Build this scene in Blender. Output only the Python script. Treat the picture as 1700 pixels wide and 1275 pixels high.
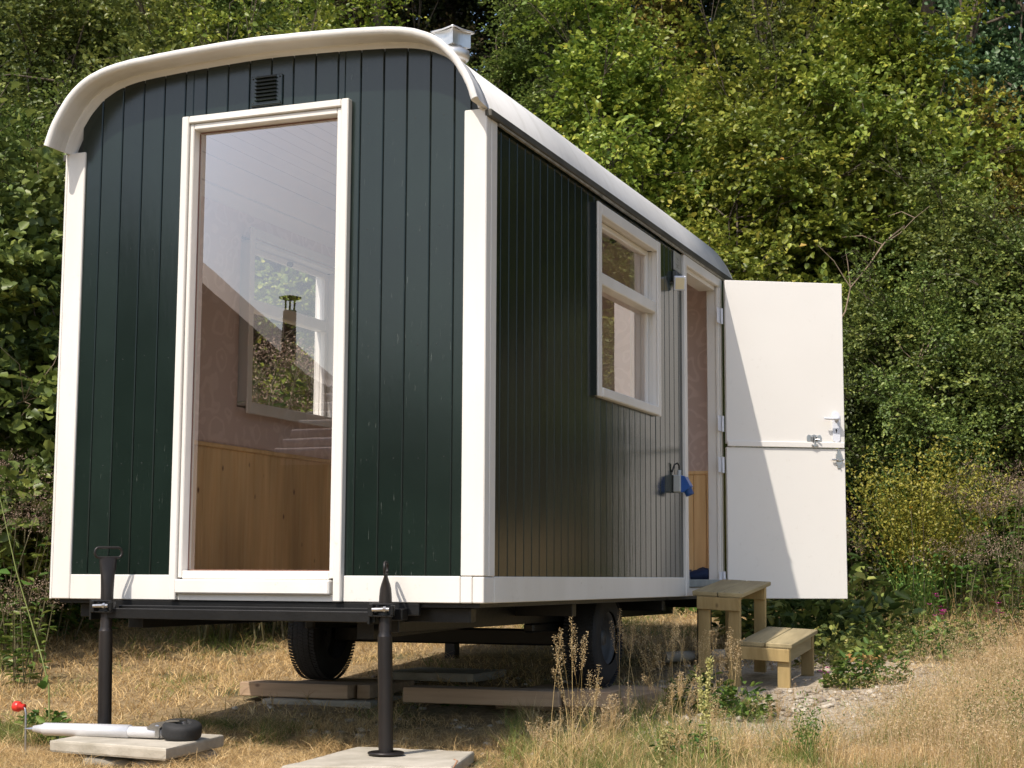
import bpy, bmesh, math, random
import numpy as np
from mathutils import Vector, Matrix, Euler
from mathutils import noise as mnoise
PI=math.pi; R=math.radians
for o in list(bpy.data.objects): bpy.data.objects.remove(o)
sc=bpy.context.scene; col=sc.collection

# ---------------------------------------------------------------- camera
CX,CY,CZ=2.628,-6.3278,.1128
F,YAW,PITCH,ROLL=2689.49,R(21.5933),R(6.7773),R(.2815)
cd=bpy.data.cameras.new('camera'); cam=bpy.data.objects.new('camera',cd); col.objects.link(cam); sc.camera=cam
cd.sensor_fit='HORIZONTAL'; cd.sensor_width=36; cd.lens=F*36/1700; cd.clip_start=.05; cd.clip_end=3000
fw=Vector((-math.sin(YAW)*math.cos(PITCH),math.cos(YAW)*math.cos(PITCH),math.sin(PITCH)))
rt=Vector((math.cos(YAW),math.sin(YAW),0)); up=rt.cross(fw)
rt2=rt*math.cos(ROLL)+up*math.sin(ROLL); up2=-rt*math.sin(ROLL)+up*math.cos(ROLL)
cam.matrix_world=Matrix(((rt2.x,up2.x,-fw.x,CX),(rt2.y,up2.y,-fw.y,CY),(rt2.z,up2.z,-fw.z,CZ),(0,0,0,1)))
cd.dof.use_dof=True; cd.dof.focus_distance=7.6; cd.dof.aperture_fstop=13.0

# ---------------------------------------------------------------- light
S=Vector((-.265,-1.0,1.30)).normalized()          # towards the sun
el=math.asin(S.z); az=math.atan2(S.x,S.y)
w=bpy.data.worlds.new('World'); sc.world=w; w.use_nodes=True
nt=w.node_tree; bg=nt.nodes['Background']; sky=nt.nodes.new('ShaderNodeTexSky')
sky.sky_type='NISHITA'; sky.sun_disc=False; sky.sun_elevation=el; sky.sun_rotation=az
sky.altitude=100; sky.air_density=1.1; sky.dust_density=2.4; sky.ozone_density=1.0
nt.links.new(sky.outputs[0],bg.inputs[0]); bg.inputs[1].default_value=.15
sd=bpy.data.lights.new('sun','SUN'); sd.energy=3.9; sd.angle=R(.53); sd.color=(1,.915,.81)
so=bpy.data.objects.new('sun',sd); col.objects.link(so); so.rotation_euler=(-S).to_track_quat('-Z','Y').to_euler()
so.location=(-6,-20,26)
sc.view_settings.view_transform='Standard'; sc.view_settings.look='None'; sc.view_settings.gamma=1
sc.view_settings.exposure=.38
sc.render.engine='CYCLES'
sc.cycles.max_bounces=12; sc.cycles.diffuse_bounces=7; sc.cycles.transparent_max_bounces=16; sc.cycles.transmission_bounces=4

# ---------------------------------------------------------------- materials
def mat(name):
    m=bpy.data.materials.new(name); m.use_nodes=True; t=m.node_tree
    return m,t,t.nodes['Principled BSDF']
def nd(t,k,**kw):
    n=t.nodes.new(k)
    for a,b in kw.items():
        if a.startswith('i_'): n.inputs[a[2:]].default_value=b
        else: setattr(n,a,b)
    return n
def ramp(t,fac,stops):
    r=nd(t,'ShaderNodeValToRGB'); e=r.color_ramp.elements
    while len(e)<len(stops): e.new(.5)
    for el_,(p,c) in zip(e,stops): el_.position=p; el_.color=(*c,1)
    t.links.new(fac,r.inputs[0]); return r.outputs[0]
def noise(t,scale,detail=4,vec=None,rough=.55,stretch=None):
    n=nd(t,'ShaderNodeTexNoise'); n.inputs['Scale'].default_value=scale; n.inputs['Detail'].default_value=detail; n.inputs['Roughness'].default_value=rough
    c=nd(t,'ShaderNodeTexCoord'); mp=nd(t,'ShaderNodeMapping')
    if stretch: mp.inputs['Scale'].default_value=stretch
    t.links.new(c.outputs['Object'],mp.inputs[0]); t.links.new(mp.outputs[0],n.inputs['Vector']); return n.outputs['Fac']
def bump(t,b,h,strength,dist=.01):
    n=nd(t,'ShaderNodeBump'); n.inputs['Strength'].default_value=strength; n.inputs['Distance'].default_value=dist
    t.links.new(h,n.inputs['Height']); t.links.new(n.outputs[0],b.inputs['Normal']); return n
def mathn(t,op,a,b_):
    n=nd(t,'ShaderNodeMath',operation=op)
    for i,v in enumerate((a,b_)):
        if isinstance(v,(int,float)): n.inputs[i].default_value=v
        else: t.links.new(v,n.inputs[i])
    return n.outputs[0]
def simple(name,c0,c1=None,rough=.5,metal=0,scale=6,bs=.15,stretch=None,coat=0,bscale=None,bd=.004,spec=.5,detail=5):
    m,t,b=mat(name)
    c1=c1 or tuple(x*.75 for x in c0)
    n=noise(t,scale,detail,stretch=stretch)
    t.links.new(ramp(t,n,[(.3,c1),(.7,c0)]),b.inputs['Base Color'])
    b.inputs['Roughness'].default_value=rough; b.inputs['Metallic'].default_value=metal
    b.inputs['Coat Weight'].default_value=coat; b.inputs['Coat Roughness'].default_value=.06
    b.inputs['Specular IOR Level'].default_value=spec
    if bs: bump(t,b,noise(t,bscale or scale*5,4,stretch=stretch),bs,bd)
    return m
M={}
M['white']=simple('white_paint',(.73,.71,.675),(.64,.615,.57),.45,scale=3,bs=.12,bscale=40,stretch=(1,1,.25),bd=.002)
M['white_plain']=simple('white_door_paint',(.72,.70,.665),(.69,.67,.635),.4,scale=1.5,bs=.04,bscale=60)
M['roof']=simple('roof_white_sheet',(.74,.735,.72),(.62,.605,.58),.7,spec=.3,scale=2.2,bs=.12,bscale=5,stretch=(1,.35,1),bd=.004)
# glossy dark green boards with scuffs
def green(name,base,scuff,rough,ax):
    m,t,b=mat(name)
    n=noise(t,2.2,6)
    c=ramp(t,n,[(.3,tuple(x*.8 for x in base)),(.7,tuple(x*1.2 for x in base))])
    st=(12,12,1.6)
    s1=noise(t,7,8,rough=.75,stretch=st); r1=ramp(t,s1,[(.63,(0,0,0)),(.68,(1,1,1))])
    s2=noise(t,1.1,3); r2=ramp(t,s2,[(.45,(0,0,0)),(.62,(1,1,1))])
    mu=nd(t,'ShaderNodeMath',operation='MULTIPLY'); t.links.new(r1,mu.inputs[0]); t.links.new(r2,mu.inputs[1])
    mx=nd(t,'ShaderNodeMix',data_type='RGBA'); t.links.new(mu.outputs[0],mx.inputs[0]); t.links.new(c,mx.inputs[6]); mx.inputs[7].default_value=(*scuff,1)
    t.links.new(mx.outputs[2],b.inputs['Base Color'])
    ge=nd(t,'ShaderNodeNewGeometry'); hv=nd(t,'ShaderNodeHueSaturation'); m1=nd(t,'ShaderNodeMapRange'); t.links.new(ge.outputs['Random Per Island'],m1.inputs[0]); m1.inputs[3].default_value=.84; m1.inputs[4].default_value=1.16
    t.links.new(m1.outputs[0],hv.inputs['Value']); t.links.new(mx.outputs[2],hv.inputs['Color']); t.links.new(hv.outputs[0],b.inputs['Base Color'])
    n=mathn(t,'ADD',mathn(t,'MULTIPLY',ge.outputs['Random Per Island'],.6),mathn(t,'MULTIPLY',n,.5))
    rr=nd(t,'ShaderNodeMapRange'); t.links.new(n,rr.inputs[0]); rr.inputs[3].default_value=rough*.8; rr.inputs[4].default_value=rough*1.25
    t.links.new(rr.outputs[0],b.inputs['Roughness'])
    b.inputs['Specular IOR Level'].default_value=.55 if ax==0 else .40
    bump(t,b,noise(t,9,5,stretch=(2.5,2.5,.6)),.22,.003)
    return m
M['green']=green('green_gloss_boards',(.0070,.0140,.0105),(.10,.11,.10),.20,0)
M['groove']=simple('groove_dark_green',(.004,.007,.006),rough=.5,bs=0)
M['green_side']=green('green_gloss_side_boards',(.009,.015,.011),(.05,.055,.05),.15,1)
M['black']=simple('black_steel',(.010,.010,.010),(.006,.006,.006),.42,metal=.2,scale=9,bs=.3,bscale=60)
M['rustblack']=simple('black_steel_rubbed',(.03,.025,.023),(.014,.012,.012),.4,metal=.4,scale=5,bs=.3,bscale=50,stretch=(1,1,.4))
M['rust']=simple('rusty_bare_steel',(.11,.065,.042),(.04,.027,.022),.75,metal=.2,scale=20,bs=.5,bscale=60)
M['zinc']=simple('zinc_steel',(.62,.62,.62),(.42,.42,.42),.3,metal=.95,scale=14,bs=.1)
M['vent_metal']=simple('vent_sheet_aluminium',(.74,.735,.72),(.58,.57,.55),.36,metal=.75,scale=10,bs=.1)
M['rubber']=simple('tyre_rubber',(.022,.022,.023),(.012,.012,.012),.75,scale=12,bs=.4,bscale=70)
M['eave']=simple('eave_dark_rubber',(.10,.095,.08),(.03,.03,.026),.7,scale=9,bs=.4,stretch=(1,.4,1))
M['drip']=simple('drip_edge_metal',(.5,.48,.43),(.2,.19,.17),.45,metal=.4,scale=15,bs=.2)
M['concrete']=simple('paver_concrete',(.47,.43,.36),(.31,.28,.22),.88,scale=7,bs=.6,bscale=60,bd=.004,detail=8)
M['stone']=simple('rubble_stone',(.25,.23,.19),(.15,.14,.115),.9,scale=9,bs=.7,bscale=40)
M['blue']=simple('blue_plastic',(.025,.11,.40),(.02,.085,.32),.35,bs=0)
M['greyplastic']=simple('grey_plastic',(.42,.44,.43),(.36,.38,.37),.5,bs=.05)
M['lampgrey']=simple('lamp_grey_housing',(.11,.12,.12),(.08,.085,.085),.45,bs=0)
M['weedstem']=simple('weed_stem_brown_green',(.12,.11,.045),(.07,.06,.03),.7,bs=0)
M['tube_white']=simple('pale_galvanised_tube',(.74,.74,.76),(.66,.66,.68),.32,metal=.35,scale=14,bs=.05)
M['red']=simple('red_plastic',(.72,.04,.025),(.55,.03,.02),.3,bs=0)
M['cloth']=simple('dark_blue_cloth',(.012,.03,.085),(.007,.015,.05),.85,scale=20,bs=.6,bscale=50,bd=.01)
M['clothband']=simple('grey_cloth_band',(.35,.34,.38),rough=.8,bs=.1)
M['flueblack']=simple('flue_pipe_black',(.02,.018,.016),rough=.6,bs=.1)
M['shedwall']=simple('shed_dark_boards',(.06,.042,.032),(.035,.026,.02),.8,scale=5,bs=.4,stretch=(1,1,.2))
M['slat']=simple('corrugated_roof_sheet',(.42,.36,.34),(.28,.22,.2),.7,scale=4,bs=.2)
M['floor']=simple('light_floor',(.74,.68,.58),(.66,.60,.50),.6,scale=5,bs=.2)
M['bark']=simple('bark',(.13,.10,.07),(.06,.048,.035),.9,scale=12,bs=.8,bscale=40,stretch=(1,1,.3),bd=.02)
M['twig']=simple('pale_twig_bark',(.30,.22,.15),(.16,.12,.085),.85,scale=12,bs=.3)

def wood(name,c0,c1,knot,rough=.5,scale=1,along=2,knots=True):
    m,t,b=mat(name)
    st=[14,14,14]; st[along]=.9
    n=noise(t,2.2*scale,6,stretch=tuple(st),rough=.6)
    base=ramp(t,n,[(.32,c1),(.68,c0)])
    st2=[5,5,5]; st2[along]=1.0
    big=noise(t,.9,2,stretch=tuple(st2)); 
    hs=nd(t,'ShaderNodeHueSaturation'); t.links.new(base,hs.inputs['Color'])
    mr=nd(t,'ShaderNodeMapRange'); t.links.new(big,mr.inputs[0]); mr.inputs[1].default_value=.3; mr.inputs[2].default_value=.7; mr.inputs[3].default_value=.72; mr.inputs[4].default_value=1.18; t.links.new(mr.outputs[0],hs.inputs['Value'])
    out=hs.outputs[0]
    if knots:
        v=nd(t,'ShaderNodeTexVoronoi'); v.inputs['Scale'].default_value=4.3
        c=nd(t,'ShaderNodeTexCoord'); mp=nd(t,'ShaderNodeMapping'); sk=[1.6,1.6,1.6]; sk[along]=1.0; mp.inputs['Scale'].default_value=sk
        t.links.new(c.outputs['Object'],mp.inputs[0]); t.links.new(mp.outputs[0],v.inputs['Vector'])
        k=ramp(t,v.outputs['Distance'],[(.035,(1,1,1)),(.095,(0,0,0))])
        mx=nd(t,'ShaderNodeMix',data_type='RGBA'); t.links.new(k,mx.inputs[0]); t.links.new(out,mx.inputs[6]); mx.inputs[7].default_value=(*knot,1); out=mx.outputs[2]
    t.links.new(out,b.inputs['Base Color']); b.inputs['Roughness'].default_value=rough
    bump(t,b,n,.25,.002); return m
M['pine']=wood('knotty_pine',(.86,.62,.32),(.76,.50,.23),(.14,.06,.025),.42,along=2)
M['stepwood_y']=wood('treated_tread_board',(.40,.325,.18),(.29,.235,.125),(.14,.10,.05),.7,along=1,knots=False)
M['stepwood_z']=wood('treated_leg_board',(.42,.31,.14),(.31,.22,.09),(.13,.085,.035),.65,along=2)
M['plank']=wood('spruce_plank',(.44,.31,.20),(.33,.225,.14),(.14,.08,.05),.75,along=0)

# wallpaper
m,t,b=mat('pink_grey_wallpaper')
n1=noise(t,5.5,3,rough=.4); n2=noise(t,18,2)
wv=nd(t,'ShaderNodeTexVoronoi'); wv.feature='SMOOTH_F1'; wv.inputs['Scale'].default_value=9
c=nd(t,'ShaderNodeTexCoord'); mx=nd(t,'ShaderNodeMix',data_type='RGBA'); mx.inputs[0].default_value=.12
t.links.new(c.outputs['Object'],mx.inputs[6])
nn=nd(t,'ShaderNodeTexNoise'); nn.inputs['Scale'].default_value=6; t.links.new(c.outputs['Object'],nn.inputs['Vector']); t.links.new(nn.outputs['Color'],mx.inputs[7]); t.links.new(mx.outputs[2],wv.inputs['Vector'])
sn=nd(t,'ShaderNodeMath',operation='SINE'); ml=nd(t,'ShaderNodeMath',operation='MULTIPLY'); ml.inputs[1].default_value=22; t.links.new(wv.outputs['Distance'],ml.inputs[0]); t.links.new(ml.outputs[0],sn.inputs[0])
t.links.new(ramp(t,sn.outputs[0],[(.2,(.66,.53,.49)),(.8,(.74,.61,.57))]),b.inputs['Base Color']); b.inputs['Roughness'].default_value=.6
M['wallpaper']=m
# ceiling boards
m,t,b=mat('white_ceiling_boards')
c=nd(t,'ShaderNodeTexCoord'); sx=nd(t,'ShaderNodeSeparateXYZ'); t.links.new(c.outputs['Object'],sx.inputs[0])
md=nd(t,'ShaderNodeMath',operation='PINGPONG'); md.inputs[1].default_value=.045; t.links.new(sx.outputs['X'],md.inputs[0])
t.links.new(ramp(t,md.outputs[0],[(.0,(.42,.40,.38)),(.004,(.82,.80,.77))]),b.inputs['Base Color']); b.inputs['Roughness'].default_value=.5
M['ceiling']=m

for k_,amt,z1 in (('white',.35,.16),('white_plain',.22,.25)):
    t=M[k_].node_tree; b=t.nodes['Principled BSDF']; src=b.inputs['Base Color'].links[0].from_socket
    c=nd(t,'ShaderNodeTexCoord'); n1=noise(t,26,8,rough=.75); n2=noise(t,2.5,3)
    r1=ramp(t,n1,[(.58,(0,0,0)),(.70,(1,1,1))]); r2=ramp(t,n2,[(.42,(0,0,0)),(.62,(1,1,1))])
    f_=mathn(t,'MULTIPLY',mathn(t,'MULTIPLY',r1,r2),amt)
    mx=nd(t,'ShaderNodeMix',data_type='RGBA'); t.links.new(f_,mx.inputs[0]); t.links.new(src,mx.inputs[6]); mx.inputs[7].default_value=(.34,.29,.22,1); t.links.new(mx.outputs[2],b.inputs['Base Color'])
t=M['roof'].node_tree; b=t.nodes['Principled BSDF']; src=b.inputs['Base Color'].links[0].from_socket
n1=noise(t,5,7,rough=.7,stretch=(.5,3,.5)); f_=mathn(t,'MULTIPLY',ramp(t,n1,[(.52,(0,0,0)),(.70,(1,1,1))]),.30)
mx=nd(t,'ShaderNodeMix',data_type='RGBA'); t.links.new(f_,mx.inputs[0]); t.links.new(src,mx.inputs[6]); mx.inputs[7].default_value=(.36,.35,.30,1); t.links.new(mx.outputs[2],b.inputs['Base Color'])

def glass(name,mult=1.9):
    m=bpy.data.materials.new(name); m.use_nodes=True; t=m.node_tree; t.nodes.clear()
    o=nd(t,'ShaderNodeOutputMaterial'); tr=nd(t,'ShaderNodeBsdfTransparent'); gl=nd(t,'ShaderNodeBsdfGlossy'); gl.inputs['Roughness'].default_value=.0
    gl.inputs['Color'].default_value=(1,.94,.93,1); tr.inputs['Color'].default_value=(.985,.985,.98,1)
    fr=nd(t,'ShaderNodeFresnel'); fr.inputs['IOR'].default_value=1.52
    mu=nd(t,'ShaderNodeMath',operation='MULTIPLY'); mu.inputs[1].default_value=mult; mu.use_clamp=True
    mx=nd(t,'ShaderNodeMixShader'); t.links.new(fr.outputs[0],mu.inputs[0]); t.links.new(mu.outputs[0],mx.inputs[0]); t.links.new(tr.outputs[0],mx.inputs[1]); t.links.new(gl.outputs[0],mx.inputs[2]); t.links.new(mx.outputs[0],o.inputs[0])
    # faint waviness of old window glass
    n=noise(t,1.6,2); bp=nd(t,'ShaderNodeBump'); bp.inputs['Strength'].default_value=.02; bp.inputs['Distance'].default_value=.02; t.links.new(n,bp.inputs['Height']); t.links.new(bp.outputs[0],gl.inputs['Normal'])
    return m
M['glass']=glass('window_glass',3.4)
M['glass_side']=glass('side_window_glass',1.7)
m,t,b=mat('lamp_lens'); b.inputs['Base Color'].default_value=(.75,.66,.45,1); b.inputs['Roughness'].default_value=.25; M['lens']=m
m,t,b=mat('plate_grey')
n=noise(t,60,2,stretch=(1,.35,1)); t.links.new(ramp(t,n,[(.42,(.13,.13,.12)),(.5,(.34,.34,.32))]),b.inputs['Base Color']); b.inputs['Roughness'].default_value=.45; M['plate']=m
M['plate_edge']=simple('plate_light_grey',(.36,.36,.34),(.3,.3,.28),.4,bs=0)

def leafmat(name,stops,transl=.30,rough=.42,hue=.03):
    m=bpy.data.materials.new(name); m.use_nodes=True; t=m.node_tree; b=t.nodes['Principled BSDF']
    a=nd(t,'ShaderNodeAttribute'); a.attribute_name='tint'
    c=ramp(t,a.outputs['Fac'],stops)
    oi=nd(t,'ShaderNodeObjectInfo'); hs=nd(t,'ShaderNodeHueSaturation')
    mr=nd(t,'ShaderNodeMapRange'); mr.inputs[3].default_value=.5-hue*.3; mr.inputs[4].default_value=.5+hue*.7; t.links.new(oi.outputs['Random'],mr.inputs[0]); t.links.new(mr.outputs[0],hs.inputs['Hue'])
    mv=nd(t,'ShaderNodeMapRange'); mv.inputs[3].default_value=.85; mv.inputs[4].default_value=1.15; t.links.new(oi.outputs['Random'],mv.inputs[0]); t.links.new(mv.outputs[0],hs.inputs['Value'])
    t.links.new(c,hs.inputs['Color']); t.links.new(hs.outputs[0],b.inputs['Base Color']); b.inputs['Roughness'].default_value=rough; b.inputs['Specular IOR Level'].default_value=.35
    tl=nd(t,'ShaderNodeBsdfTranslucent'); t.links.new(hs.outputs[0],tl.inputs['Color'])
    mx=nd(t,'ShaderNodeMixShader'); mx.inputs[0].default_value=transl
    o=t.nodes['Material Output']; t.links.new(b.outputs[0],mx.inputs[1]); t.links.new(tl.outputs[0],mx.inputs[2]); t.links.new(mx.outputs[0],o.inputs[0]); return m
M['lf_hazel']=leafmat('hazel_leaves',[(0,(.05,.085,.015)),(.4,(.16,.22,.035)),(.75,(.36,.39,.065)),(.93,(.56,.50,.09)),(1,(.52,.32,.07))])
M['lf_mid']=leafmat('green_leaves',[(0,(.04,.06,.014)),(.5,(.125,.165,.04)),(.85,(.30,.33,.08)),(1,(.44,.40,.11))])
M['lf_dark']=leafmat('dark_leaves',[(0,(.025,.038,.012)),(.6,(.055,.075,.02)),(1,(.13,.13,.035))],.2)
M['lf_blue']=leafmat('bluish_leaves',[(0,(.035,.08,.035)),(.6,(.09,.16,.07)),(1,(.17,.24,.11))],.25,hue=.01)
M['lf_rust']=leafmat('autumn_leaves',[(0,(.08,.10,.02)),(.4,(.20,.20,.04)),(.75,(.34,.24,.06)),(1,(.42,.19,.06))],hue=.01)
M['lf_broom']=leafmat('broom_leaves',[(0,(.10,.11,.02)),(.5,(.28,.27,.04)),(1,(.42,.36,.07))],hue=.01)
M['lf_weed']=leafmat('weed_leaves',[(0,(.05,.10,.02)),(.6,(.11,.18,.035)),(1,(.22,.26,.06))])
M['lf_brown']=leafmat('withered_leaves',[(0,(.05,.065,.02)),(.45,(.11,.12,.035)),(.7,(.20,.14,.07)),(1,(.34,.25,.14))],.15,hue=.01)
M['heads']=leafmat('dry_flower_heads',[(0,(.20,.13,.09)),(.6,(.33,.23,.17)),(1,(.48,.37,.29))],.3,.8,hue=.01)
M['straw']=leafmat('straw',[(0,(.10,.17,.03)),(.18,(.22,.27,.06)),(.34,(.22,.135,.06)),(.58,(.52,.35,.15)),(.82,(.78,.57,.28)),(1,(.88,.72,.44))],.25,.55,hue=0)
M['greengrass']=leafmat('green_grass_blades',[(0,(.05,.12,.02)),(.6,(.13,.22,.04)),(1,(.30,.30,.08))],.3,hue=.01)
M['panicle']=leafmat('grass_seed_heads',[(0,(.46,.31,.15)),(.6,(.72,.54,.31)),(1,(.85,.70,.48))],.5,.7,hue=.01)
M['drystem']=leafmat('dry_grass_stems',[(0,(.36,.25,.10)),(.6,(.58,.42,.19)),(1,(.72,.56,.30))],.2,.5,hue=.01)
M['spike']=leafmat('pale_seed_spike',[(0,(.32,.30,.10)),(.6,(.50,.46,.18)),(1,(.62,.58,.28))],.3,.6,hue=.01)
M['magenta']=simple('magenta_petals',(.45,.03,.25),(.3,.02,.17),.6,bs=0)
M['yellow']=simple('yellow_petals',(.75,.48,.02),(.7,.4,.02),.6,bs=0)

# ---------------------------------------------------------------- helpers
OFF={}
def tag(o,label=None,cat=None,group=None,kind=None):
    if label: o['label']=label
    if cat: o['category']=cat
    if group: o['group']=group
    if kind: o['kind']=kind
    return o
def empty(name,loc=(0,0,0),**k):
    o=bpy.data.objects.new(name,None); o.empty_display_size=.2; o.location=loc; col.objects.link(o); OFF[o]=Vector(loc); return tag(o,**k)
class MB:
    def __init__(s): s.v=[];s.f=[];s.sm=[]
    def add(s,vs,fs,smooth=False,mtx=None):
        b=len(s.v)
        for v in vs:
            v=Vector(v)
            if mtx is not None: v=mtx@v
            s.v.append(tuple(v))
        for f in fs: s.f.append(tuple(b+i for i in f)); s.sm.append(smooth)
        return s
    def box(s,x0,x1,y0,y1,z0,z1,bev=.004,mtx=None,seg=1):
        x0,x1=sorted((x0,x1));y0,y1=sorted((y0,y1));z0,z1=sorted((z0,z1))
        bm=bmesh.new(); bmesh.ops.create_cube(bm,size=1)
        for v in bm.verts: v.co=Vector(((x0+x1)/2+v.co.x*(x1-x0),(y0+y1)/2+v.co.y*(y1-y0),(z0+z1)/2+v.co.z*(z1-z0)))
        bv=min(bev,.3*min(x1-x0,y1-y0,z1-z0))
        if bv>0: bmesh.ops.bevel(bm,geom=bm.edges[:],offset=bv,segments=seg,affect='EDGES',profile=.5)
        return s.bm(bm,mtx)
    def bm(s,bm,mtx=None,smooth=False):
        bm.verts.index_update(); s.add([v.co for v in bm.verts],[[v.index for v in f.verts] for f in bm.faces],smooth,mtx); bm.free(); return s
    def tube(s,pts,rads,seg=8,cap=True,smooth=True,flat=None):
        pts=[Vector(p) for p in pts]; n=len(pts)
        if not hasattr(rads,'__len__'): rads=[rads]*n
        ref=None; vs=[]
        for i,p in enumerate(pts):
            d=(pts[min(i+1,n-1)]-pts[max(i-1,0)]); d=d.normalized() if d.length>1e-9 else Vector((0,0,1))
            if ref is None: ref=d.orthogonal().normalized()
            ref=(ref-d*ref.dot(d)); ref=ref.normalized() if ref.length>1e-6 else d.orthogonal().normalized(); q=d.cross(ref)
            for k in range(seg):
                a=2*PI*k/seg; vs.append(p+(ref*math.cos(a)+q*math.sin(a))*rads[i])
        fs=[(i*seg+k,i*seg+(k+1)%seg,(i+1)*seg+(k+1)%seg,(i+1)*seg+k) for i in range(n-1) for k in range(seg)]
        s.add(vs,fs,smooth)
        if cap:
            s.add([vs[k] for k in range(seg)],[tuple(range(seg))[::-1]]); s.add([vs[(n-1)*seg+k] for k in range(seg)],[tuple(range(seg))])
        return s
    def lathe(s,prof,origin,axis,seg=32,smooth=True):
        a=Vector(axis).normalized(); u=a.orthogonal().normalized(); w_=a.cross(u); o=Vector(origin); vs=[]
        for (h,r) in prof:
            for k in range(seg): t_=2*PI*k/seg; vs.append(o+a*h+(u*math.cos(t_)+w_*math.sin(t_))*r)
        n=len(prof); fs=[(i*seg+k,i*seg+(k+1)%seg,(i+1)*seg+(k+1)%seg,(i+1)*seg+k) for i in range(n-1) for k in range(seg)]
        return s.add(vs,fs,smooth)
    def prism(s,poly,axis,a0,a1,mtx=None):
        n=len(poly)
        def P(p,h): return {0:(h,p[0],p[1]),1:(p[0],h,p[1]),2:(p[0],p[1],h)}[axis]
        vs=[P(p,a0) for p in poly]+[P(p,a1) for p in poly]
        fs=[tuple(range(n))[::-1],tuple(range(n,2*n))]+[(i,(i+1)%n,n+(i+1)%n,n+i) for i in range(n)]
        return s.add(vs,fs,False,mtx)
    def build(s,name,m,parent=None,autosmooth=None):
        me=bpy.data.meshes.new(name); off=OFF.get(parent,Vector((0,0,0))) if parent else Vector((0,0,0))
        if not parent and s.v:
            a=np.array(s.v); off=Vector(((a[:,0].min()+a[:,0].max())/2,(a[:,1].min()+a[:,1].max())/2,a[:,2].min()))
        me.from_pydata([(v[0]-off.x,v[1]-off.y,v[2]-off.z) for v in s.v],[],s.f)
        me.polygons.foreach_set('use_smooth',s.sm)
        bm=bmesh.new(); bm.from_mesh(me); bmesh.ops.recalc_face_normals(bm,faces=bm.faces[:]); bm.to_mesh(me); bm.free()
        me.materials.append(m if not isinstance(m,str) else M[m]); o=bpy.data.objects.new(name,me); col.objects.link(o)
        if parent: o.parent=parent; OFF[o]=off
        else: o.location=off; OFF[o]=off
        return o
def part(name,m,parent,fn,label=None):
    b=MB(); fn(b); o=b.build(name,m,parent)
    if label: o['label']=label
    return o

# ---------------------------------------------------------------- terrain
def fbm(x,y,s): return mnoise.noise(Vector((x*s,y*s,3.1)))
def g(x,y):
    z=-.69+(.06*y if y>0 else .022*y)
    if y>12: z=-.69+.72
    r=y+.6*min(12,max(0,-x-2))
    k=(r-9.0)
    z+=.50*(math.log1p(math.exp(min(30,k*1.4)))/1.4) if k<20 else .50*20+.15*(k-20)
    z+=.10*max(0,-x-3.6)**1.0*(1 if y>-2 else max(0,1+(y+2)*.3))
    z+=.05*max(0,x-1.2)*max(0,min(1,(y+1)/3))*.6
    z+=.030*fbm(x,y,1.1)+.012*fbm(x,y,4.2)
    return z
N=230
def axis_pts(c,near,far,n):
    u=np.linspace(-1,1,n); s_=5.0
    return c+np.sinh(u*s_)/math.sinh(s_)*far+u*near
xs=axis_pts(-.5,7,700,N); ys=axis_pts(2,9,700,N)
vs=[(x,y,g(x,y)) for y in ys for x in xs]
fs=[(j*N+i,j*N+i+1,(j+1)*N+i+1,(j+1)*N+i) for j in range(N-1) for i in range(N-1)]
me=bpy.data.meshes.new('ground'); me.from_pydata(vs,[],fs); me.polygons.foreach_set('use_smooth',[True]*len(fs))
ground=bpy.data.objects.new('ground',me); col.objects.link(ground); ground['kind']='structure'
m,t,b=mat('dry_meadow_soil')
n1=noise(t,1.3,6); n2=noise(t,22,6,rough=.7); n3=noise(t,.8,3)
c1=ramp(t,n2,[(.3,(.13,.09,.045)),(.5,(.33,.235,.12)),(.75,(.52,.39,.22))])
c2=ramp(t,n2,[(.3,(.05,.055,.02)),(.7,(.13,.13,.05))])
mx=nd(t,'ShaderNodeMix',data_type='RGBA'); t.links.new(ramp(t,n1,[(.52,(0,0,0)),(.66,(1,1,1))]),mx.inputs[0]); t.links.new(c1,mx.inputs[6]); t.links.new(c2,mx.inputs[7])
# bare stony patch by the steps, leaf litter up the wooded slope
c=nd(t,'ShaderNodeTexCoord'); sx=nd(t,'ShaderNodeSeparateXYZ'); t.links.new(c.outputs['Object'],sx.inputs[0])
def mth(op,a,b_=None,clamp=False):
    n=nd(t,'ShaderNodeMath',operation=op); n.use_clamp=clamp
    for i,v in enumerate((a,b_)):
        if v is None: continue
        if isinstance(v,(int,float)): n.inputs[i].default_value=v
        else: t.links.new(v,n.inputs[i])
    return n.outputs[0]
dx=mth('DIVIDE',mth('SUBTRACT',sx.outputs['X'],.75),.95); dy=mth('DIVIDE',mth('SUBTRACT',sx.outputs['Y'],2.9),2.3)
d2=mth('ADD',mth('MULTIPLY',dx,dx),mth('MULTIPLY',dy,dy)); d2=mth('ADD',d2,mth('MULTIPLY',mth('SUBTRACT',n3,.5),1.6))
pf=mth('SUBTRACT',1.15,d2,True); pf=mth('MULTIPLY',pf,2.0,True)
c3=ramp(t,noise(t,34,6,rough=.7),[(.3,(.30,.235,.16)),(.52,(.50,.42,.31)),(.72,(.72,.65,.54))])
mx2=nd(t,'ShaderNodeMix',data_type='RGBA'); t.links.new(pf,mx2.inputs[0]); t.links.new(mx.outputs[2],mx2.inputs[6]); t.links.new(c3,mx2.inputs[7])
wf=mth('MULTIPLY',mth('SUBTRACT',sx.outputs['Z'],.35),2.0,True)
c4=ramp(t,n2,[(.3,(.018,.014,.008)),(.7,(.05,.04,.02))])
mx3=nd(t,'ShaderNodeMix',data_type='RGBA'); t.links.new(wf,mx3.inputs[0]); t.links.new(mx2.outputs[2],mx3.inputs[6]); t.links.new(c4,mx3.inputs[7])
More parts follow.
